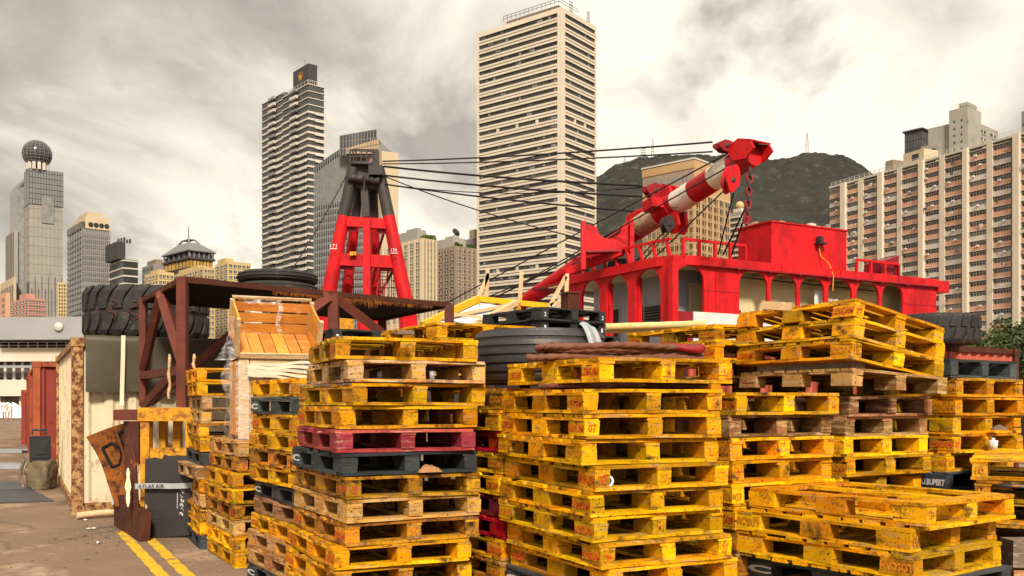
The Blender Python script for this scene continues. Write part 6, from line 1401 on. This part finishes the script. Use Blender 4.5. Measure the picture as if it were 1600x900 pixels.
def pallet(corner, b, m, label, group, flip=False, tilt=(0, 0), seed=0, nobase=False, mark=True):
    r = random.Random(seed*7+3); PCOUNT[0] += 1
    root = bpy.data.objects.new('pallet', None); COL.objects.link(root); root.empty_display_size = .1
    Mr = Matrix.Translation(Vector(corner)) @ Matrix.Rotation(radians(b), 4, 'Z') @ Matrix.Rotation(radians(tilt[0]), 4, 'Y') @ Matrix.Rotation(radians(tilt[1]), 4, 'X')
    if flip: Mr = Mr @ Matrix.Translation((PW, 0, PH)) @ Matrix.Rotation(pi, 4, 'Y')
    root.matrix_world = Mr; tag(root, label, 'pallet', group)
    tv = r.uniform(.76, 1.10); tint = (tv, tv*r.uniform(.90, 1.05), tv*r.uniform(.8, 1.1), 1)
    def P(nm, me, loc, rot=(0, 0, 0)):
        o = bpy.data.objects.new(nm, me); COL.objects.link(o); o.parent = root; o.location = loc; o.rotation_euler = rot; o.color = tint
        o.material_slots[0].link = 'OBJECT'; o.material_slots[0].material = MATS[m]
        if nm == 'block' and me.name in PRINT: q = bpy.data.objects.new('lettering', PRINT[me.name]); COL.objects.link(q); q.parent = o
        return o
    yellow = 'yellow' in m and mark; red = m in ('pallet_pink', 'pallet_red'); grey = m == 'pallet_grey'
    z = 0.0
    if not nobase:
        for y in (0, PL-.14): P('base_board', r.choice(BEX), (r.uniform(-.006, .006), y+r.uniform(-.006, .006), 0))
        for x in (0, PW/2-.05, PW-.10): P('base_board', r.choice(BEY), (x+r.uniform(-.004, .004), .14, 0))
        z = .020
    for iy, y in enumerate((.10, PL/2, PL-.10)):
        for ix, x in enumerate((.05, PW/2, PW-.05)):
            rot = 0 if ix == 0 else pi
            if yellow and ix != 1 and iy != 1: me = r.choice(BTXTN if (iy == 0 and ix == 0 and r.random() < .3) else (BTXT if r.random() < .85 else BPLAIN))
            elif yellow and iy == 0 and r.random() < .45: me = r.choice(BNUM); rot = 0
            elif m == 'plastic_black' and iy == 0 and ix != 1: me = BDIG[0 if seed in (800, 802) else 1]; rot = 0
            elif grey and ix == 0 and iy == 0 and seed == 9*31+6: me = BNAME
            elif grey and ix == 0 and iy == 2 and seed != 9*31: me = BLOGO[0]
            else: me = r.choice(BPLAIN)
            if ix == 2 and iy == 0 and yellow and r.random() < .4: me = r.choice(BNUM); rot = 0
            P('block', me, (x+r.uniform(-.004, .004), y+r.uniform(-.004, .004), z+.0003), (0, 0, rot+r.gauss(0, .012)))
    z += BH+.0006
    for x in (0, PW/2-.05, PW-.10): P('stringer_board', r.choice(STR), (x+r.uniform(-.004, .004), r.uniform(-.004, .004), z))
    z += .0168
    miss = r.randrange(1, ND-1) if r.random() < .4 else -1
    for i in range(ND):
        if i == miss: continue
        P('deck_board', r.choice(DECK), (r.uniform(-.012, .012), i*(DW+DG)+r.uniform(-.007, .007), z), (0, 0, r.gauss(0, .006)))
    return root
Y_, YD, OC, NA, BR, GR, PK, RD, MA = 'pallet_yellow', 'pallet_yellow_dark', 'pallet_ochre', 'pallet_natural', 'pallet_brown', 'pallet_grey', 'pallet_pink', 'pallet_red', 'pallet_maroon'
def stack(where, px, Y, b, cols, pitch, z_top=None, pxs=None, bs=None, flips=0, jit=.012, sd=0, roll=.6):
    n = len(cols); zt = z_top if z_top is not None else n*pitch; r = random.Random(sd+5); out = []
    for i, m in enumerate(cols):
        z = zt-(i+1)*pitch; pc = pxs[i] if pxs and i < len(pxs) else px; bb = (bs[i] if bs and i < len(bs) else b)+r.gauss(0, .7)
        dx = r.gauss(0, jit); c = Vector((xat(pc, Y)+dx, Y+r.gauss(0, jit), max(0, z)))
        lab = f"{CNAME[m]} pallet, {ORD[i]} of {where}"
        out.append(pallet(c, bb, m, lab, 'pallets in '+where, flip=i < flips, tilt=(roll*.25+r.gauss(0, .12), r.gauss(0, .1)), seed=sd*31+i))
    return out, zt
stack('the leftmost stack beside the black board', 312, 9.78, 27, [Y_, Y_, NA, OC, YD, Y_, GR, NA, Y_, OC, YD, Y_, GR], .148, pxs=[311, 311, 313, 313, 313, 312, 316, 306, 314, 314, 313, 313, 314], bs=[24, 24, 25, 25, 25, 24, 28, 28, 25, 25, 26, 26, 27], sd=1)
stack('the stack carrying the timber crate', 368, 8.7, 30, [OC, YD, Y_, Y_, YD, OC, Y_, Y_], .1495, pxs=[371, 368, 364, 367, 365, 366, 368, 369], sd=2)
stack('the stack right of the crate', 466, 7.25, 33, [Y_, GR, Y_, Y_, YD, Y_, GR, BR, Y_, OC, BR, GR], .1458, pxs=[461, 466, 464, 463, 462, 466, 468, 470, 464, 462, 462, 465], sd=3)
s4 = [Y_, Y_, PK, GR, YD, OC, YD, Y_, Y_, Y_, Y_]
stack('the tall stack with one faded red pallet', 538, 5.96, 29, [Y_, OC]+s4, .1515, 13*.1515+.022, pxs=[523, 543, 549, 530, 530, 538, 538, 542, 539, 528, 524, 524, 524], bs=[21, 25, 28, 25.5, 26, 28, 28, 28, 28, 27, 28, 28, 28], sd=4)
stack('the recessed stack with bright red pallets', 783, 6.45, 30, [YD, Y_, RD, Y_, Y_, MA, RD, Y_, YD, Y_, GR], .151, pxs=[787, 780, 778, 785, 784, 786, 788, 784, 780], sd=5)
_, zt5 = stack('the centre stack beneath the wire rope', 920, 5.34, 27, [Y_]*8+[GR, Y_, Y_], .1492, pxs=[909, 911, 908, 921, 920, 922, 939, 940, 938, 936, 936], bs=[24, 24, 24, 26, 26, 27, 28, 28, 28], sd=6)
pallet((xat(936, 5.33), 5.33, zt5+.034), 26, Y_, 'yellow pallet topped with coiled wire rope, above the centre stack', 'pallets in the centre stack beneath the wire rope', seed=611)
stack('the stack right of the rope-topped stack', 1150, 5.95, 31, [Y_, BR, Y_, Y_, Y_, Y_, YD, YD, GR, Y_, Y_], .1477, pxs=[1148, 1142, 1144, 1140, 1142], sd=7)
stack('the stack under the tilted pallets', 1318, 6.69, 31, [BR, NA, Y_, Y_, Y_, Y_, Y_, YD, Y_, Y_, GR], .1455, 11*.1455, pxs=[1322, 1320, 1318, 1320, 1316], sd=8)
stack('the far right grey-topped stack', 1490, 7.13, 33, [GR, Y_, Y_, Y_, Y_, Y_, GR, Y_, YD, Y_, Y_, YD, GR], .1457, 13*.1457, pxs=[1482, 1493, 1490, 1492, 1492, 1478, 1476], sd=9, roll=1.6)
stack('the low stack cut off by the right edge', 1518, 6.35, -28, [Y_, YD, Y_, YD, Y_, YD, Y_, GR], .147, 8*.147, sd=10)
stack('the low front stack of upside-down pallets', 1441, 5.0, 36.5, [Y_, Y_, Y_, GR, Y_, Y_, GR], .1445, pxs=[1443, 1425, 1425], sd=11, flips=3)
stack('the back stack left of the tilted pallets', 1118, 7.45, 30, [Y_, Y_, YD, Y_], .146, 15*.146, sd=12)
stack('the back stack left of the ribbed tyre', 680, 7.6, 30, [Y_, YD, Y_], .148, 15*.148, sd=13)
# pallets tilting on top of the right-hand stacks
zt7 = 11*.1455; T0 = Vector((xat(1331, 6.5), 6.5, 0)); TL = 'tilted pallets on the right-hand stacks'
def tp(z, px, b, tl, m, label, sd, nobase=False): pallet((xat(px, 6.5), 6.5, z), b, m, label, TL, tilt=(tl, 0), seed=sd, nobase=nobase)
tp(zt7+.075, 1331, 26, 3.6, NA, 'bare wood pallet, lowest of the tilted pallets', 701, True)
tp(zt7+.265, 1329, 27, 8.4, Y_, 'yellow pallet, third from top of the tilted pallets', 702)
tp(zt7+.414, 1333, 28, 9.4, Y_, 'yellow pallet, second from top of the tilted pallets', 703)
tp(zt7+.564, 1333, 28, 10.4, Y_, 'yellow pallet, uppermost of the tilted pallets', 704, True)
# black plastic pallets on a dark steel rack
for i in range(3):
    z = zat(479, 10.5)-.146*(i+1); px = (847, 847, 872)[i]
    pallet((xat(px, 10.5), 10.5+.05*i, z), 36, 'plastic_black', f"black plastic pallet, {('top', 'middle', 'lowest')[i]} of three behind the ribbed tyre", 'black plastic pallets', seed=800+i)
for (px, Y, py, k) in ((520, 9.4, 513, 0),):
    pallet((xat(px, Y), Y, zat(py, Y)-.146), 32, 'plastic_black', 'black plastic pallet under the rusty canopy behind the tall stack', 'black plastic pallets', seed=820)
def rack(px, Y, b, zr, label):
    SUP = empty('storage_rack', (xat(px, Y), Y, 0), (0, 0, radians(b)), label, 'rack')
    for x in (.03, .86):
        for y in (.03, 1.1): part('rack_leg', SUP, x, x+.07, y, y+.07, 0, zr-.06, 'rust')
    part('rack_shelf', SUP, 0, .96, 0, 1.2, zr-.06, zr-.004, 'rust')
rack(847, 10.5, 36, zat(479, 10.5)-.146*3, 'dark steel rack holding the three black plastic pallets')
rack(1118, 7.47, 30, 11*.146, 'dark steel rack under the back stack left of the tilted pallets')
rack(680, 7.62, 30, 12*.148, 'dark steel rack under the back stack left of the ribbed tyre')
rack(520, 9.4, 32, zat(513, 9.4)-.146, 'dark steel rack under the rusty canopy holding one black pallet')
# ------------------------------------------------------------------ wire rope, loose timbers and small things in and on the stacks
def rope_loop(c, rx, ry, ang, z, n=150, r=.019, sq=.0, lift=0, ph=0):
    mb = MB(); pts = []
    for i in range(n):
        t = 2*pi*i/n; x = rx*cos(t); y = ry*sin(t)*(1+.25*cos(2*t+ph)); a = radians(ang)
        pts.append(Vector((c[0]+x*cos(a)-y*sin(a), c[1]+x*sin(a)+y*cos(a), z+lift*(.5+.5*sin(t+ph))+.004*sin(5*t+ph))))
    mb.tube(pts, r, 12, closed=True, wob=lambda i, an: 1+.2*cos(3*an+i*1.2)); return mb
zr5 = zt5+.034+PH; rc, lc = yaw_dirs(26); cc = Vector((xat(936, 5.33), 5.33, 0))+rc*.47+lc*.52
WR = empty('wire_rope', (cc.x, cc.y, zr5), (0, 0, 0), 'rusty coiled wire rope lying across the top centre pallet', 'wire rope')
for k in range(6):
    z = zr5+.020+.036*(k//3)+.003*k; rope_loop((cc.x+.03*(k % 3)-.03+.02*(k//3), cc.y-.08+.06*(k % 3)), .57-.014*k, .07+.03*(k % 3), 9+2.2*(k % 3), z, n=170, r=.0195, ph=k, lift=.03*(k % 2)).build('rope_turn', 'wire_rope', WR)
mb = MB(); p = cc+Vector((.40, -.02, zr5+.085)); mb.tube([p+Vector((.11*cos(t)*1.2, .05*sin(t), .012*sin(2*t))) for t in [q*2*pi/20 for q in range(20)]], .024, 10, closed=True); mb.build('rope_thimble', 'ship_red_dark', WR)
WR2 = empty('wire_rope', (cc.x, cc.y, zt5), (0, 0, 0), 'rusty wire rope squeezed beneath the top centre pallet', 'wire rope')
for k in range(3): rope_loop((cc.x+.02*k, cc.y+.02-.05*k), .52, .11+.05*k, 8, zt5+.0185, r=.0155, ph=k).build('rope_turn', 'wire_rope', WR2)
for w_ in (WR, WR2):
    for o_ in COL.objects:
        if o_.parent == w_: o_.location = -w_.location
def plank(c, d, w, h, l, m, label, up=(0, 0, 1)):
    mb = MB(); a = Vector(c); d = Vector(d).normalized(); mb.beam(a, a+d*l, w, h, up); return tag(mb.build('timber_offcut', m, None), label, 'timber')
z4 = 13*.1515+.022
plank((xat(617, 5.9), 5.95, z4+.014), (.5, .2, 0), .09, .024, .11, 'timber_grey', 'short brown board lying on the tall stack')
plank((xat(1192, 7.0), 7.02, zt7+.62+.07), (.45, -.22, -.05), .05, .06, .22, 'timber_pale', 'short squared timber on the uppermost tilted pallet')
plank((xat(1350, 6.55), 6.62, zt7+.225), (-.47, .88, 0), .09, .06, 1.0, 'timber_grey', 'timber bearer wedged under the tilted yellow pallets')
o = MB(); r_, l_ = yaw_dirs(29); c = Vector((xat(546, 5.98), 5.98, 11*.1515+.004))
mb = MB(); mb.add([c-r_*.0+Vector((0, 0, 0)), c+r_*.93, c+r_*.93+l_*1.15, c+l_*1.15]+[v+Vector((0, 0, .012)) for v in (c, c+r_*.93, c+r_*.93+l_*1.15, c+l_*1.15)], [(3, 2, 1, 0), (4, 5, 6, 7), (0, 1, 5, 4), (1, 2, 6, 5), (2, 3, 7, 6), (3, 0, 4, 7)]); tag(mb.build('plywood_sheet', 'timber_grey', None), 'thin dark plywood sheet between pallets near the tall stack top', 'plywood sheet')
# bottle, tan cloth and small litter tucked into pallet openings
zc5 = zt5-4*.1492; p = Vector((xat(952, 5.38), 5.40, zc5+.02+.034))
BT = empty('glass_bottle', p, (0, 0, radians(115)), 'green glass bottle lying in a pallet opening of the centre stack', 'bottle')
mb = MB(); mb.lathe([(0, 0), (.031, 0), (.033, .01), (.033, .11), (.014, .15), (.013, .19), (0, .19)], 18, M=Matrix.Rotation(pi/2, 4, 'Y')); mb.build('body', 'bottle_green', BT); mb = MB(); mb.lathe([(.033, -.002), (.028, -.004), (.018, -.004), (.018, .0)], 18, M=Matrix.Rotation(pi/2, 4, 'Y')); mb.build('base_ring', 'stencil_white', BT); mb = MB(); mb.lathe([(0, 0), (.016, 0), (.016, .03), (0, .03)], 12, M=Matrix.Translation((.165, 0, 0)) @ Matrix.Rotation(pi/2, 4, 'Y')); mb.build('cap', 'stencil_white', BT)
zg4 = 11*.1515-4*.1515
def rag(c, s_, m, label, sd):
    mb = MB(); mb.grid(lambda u, v: ((u-.5)*s_*2.2+.02*mnoise.noise(Vector((u*4, v*4, sd))), (v-.5)*s_*1.1, s_*.12+s_*.75*sin(pi*u)**.6*sin(pi*v)**.6*(.6+.6*abs(mnoise.noise(Vector((u*5, v*5, sd)))))), 16, 12); tag(mb.build('crumpled_rag', m, None, c, (0, 0, .5)), label, 'rag')
rag((xat(672, 6.3), 6.22, zg4+.021), .075, 'cloth_tan', 'crumpled tan rag in the grey pallet of the tall stack', 1)
rag((xat(1562, 7.35), 7.36, 13*.1457-4*.1457+.02), .07, 'timber_grey', 'grey rag hanging in a pallet of the far right stack', 4)
mb = MB(); mb.lathe([(0, 0), (.03, 0), (.035, .07), (.012, .075), (.012, .09), (0, .09)], 12); tag(mb.build('plastic_cup', 'stencil_white', None, (xat(1552, 7.3), 7.3, 13*.1457-5*.1457+.021)), 'small white cup standing in a pallet of the far right stack', 'cup')
for (px, lab) in ((593, 'left'), (675, 'right')):
    mb = MB(); mb.lathe([(0, 0), (.018, 0), (.018, .06), (0, .06)], 10); tag(mb.build('drink_can', 'strap_grey', None, (xat(px, 6.25), 6.25, 11*.1515+.04)), f'{lab} of two small cans inside a tall stack pallet', 'can')
mb = MB(); mb.grid(lambda u, v: (xat(905, 7.0)+.10*u+.08*v, 7.0-.10*v+.02*sin(u*6), 2.145-.02*v-.20*v*v+.02*sin(u*5)), 6, 10, .004); tag(mb.build('plastic_sheet', 'strap_grey', None), 'grey plastic strip draped over the smooth ribbed tyre', 'plastic sheet')
# weathered timbers at the right edge
for q in range(4):
    z = .18*q; mb = MB(); mb.box(3.06, 3.6, 5.66, 5.84, z+.004, z+.17, jit=.006); tag(mb.build('timber_baulk', 'timber_grey' if q % 2 else 'pallet_brown', None), f"weathered timber baulk at the right edge, {('lowest', 'second', 'third', 'top')[q]} of four", 'timber', 'timber baulks at the right edge')
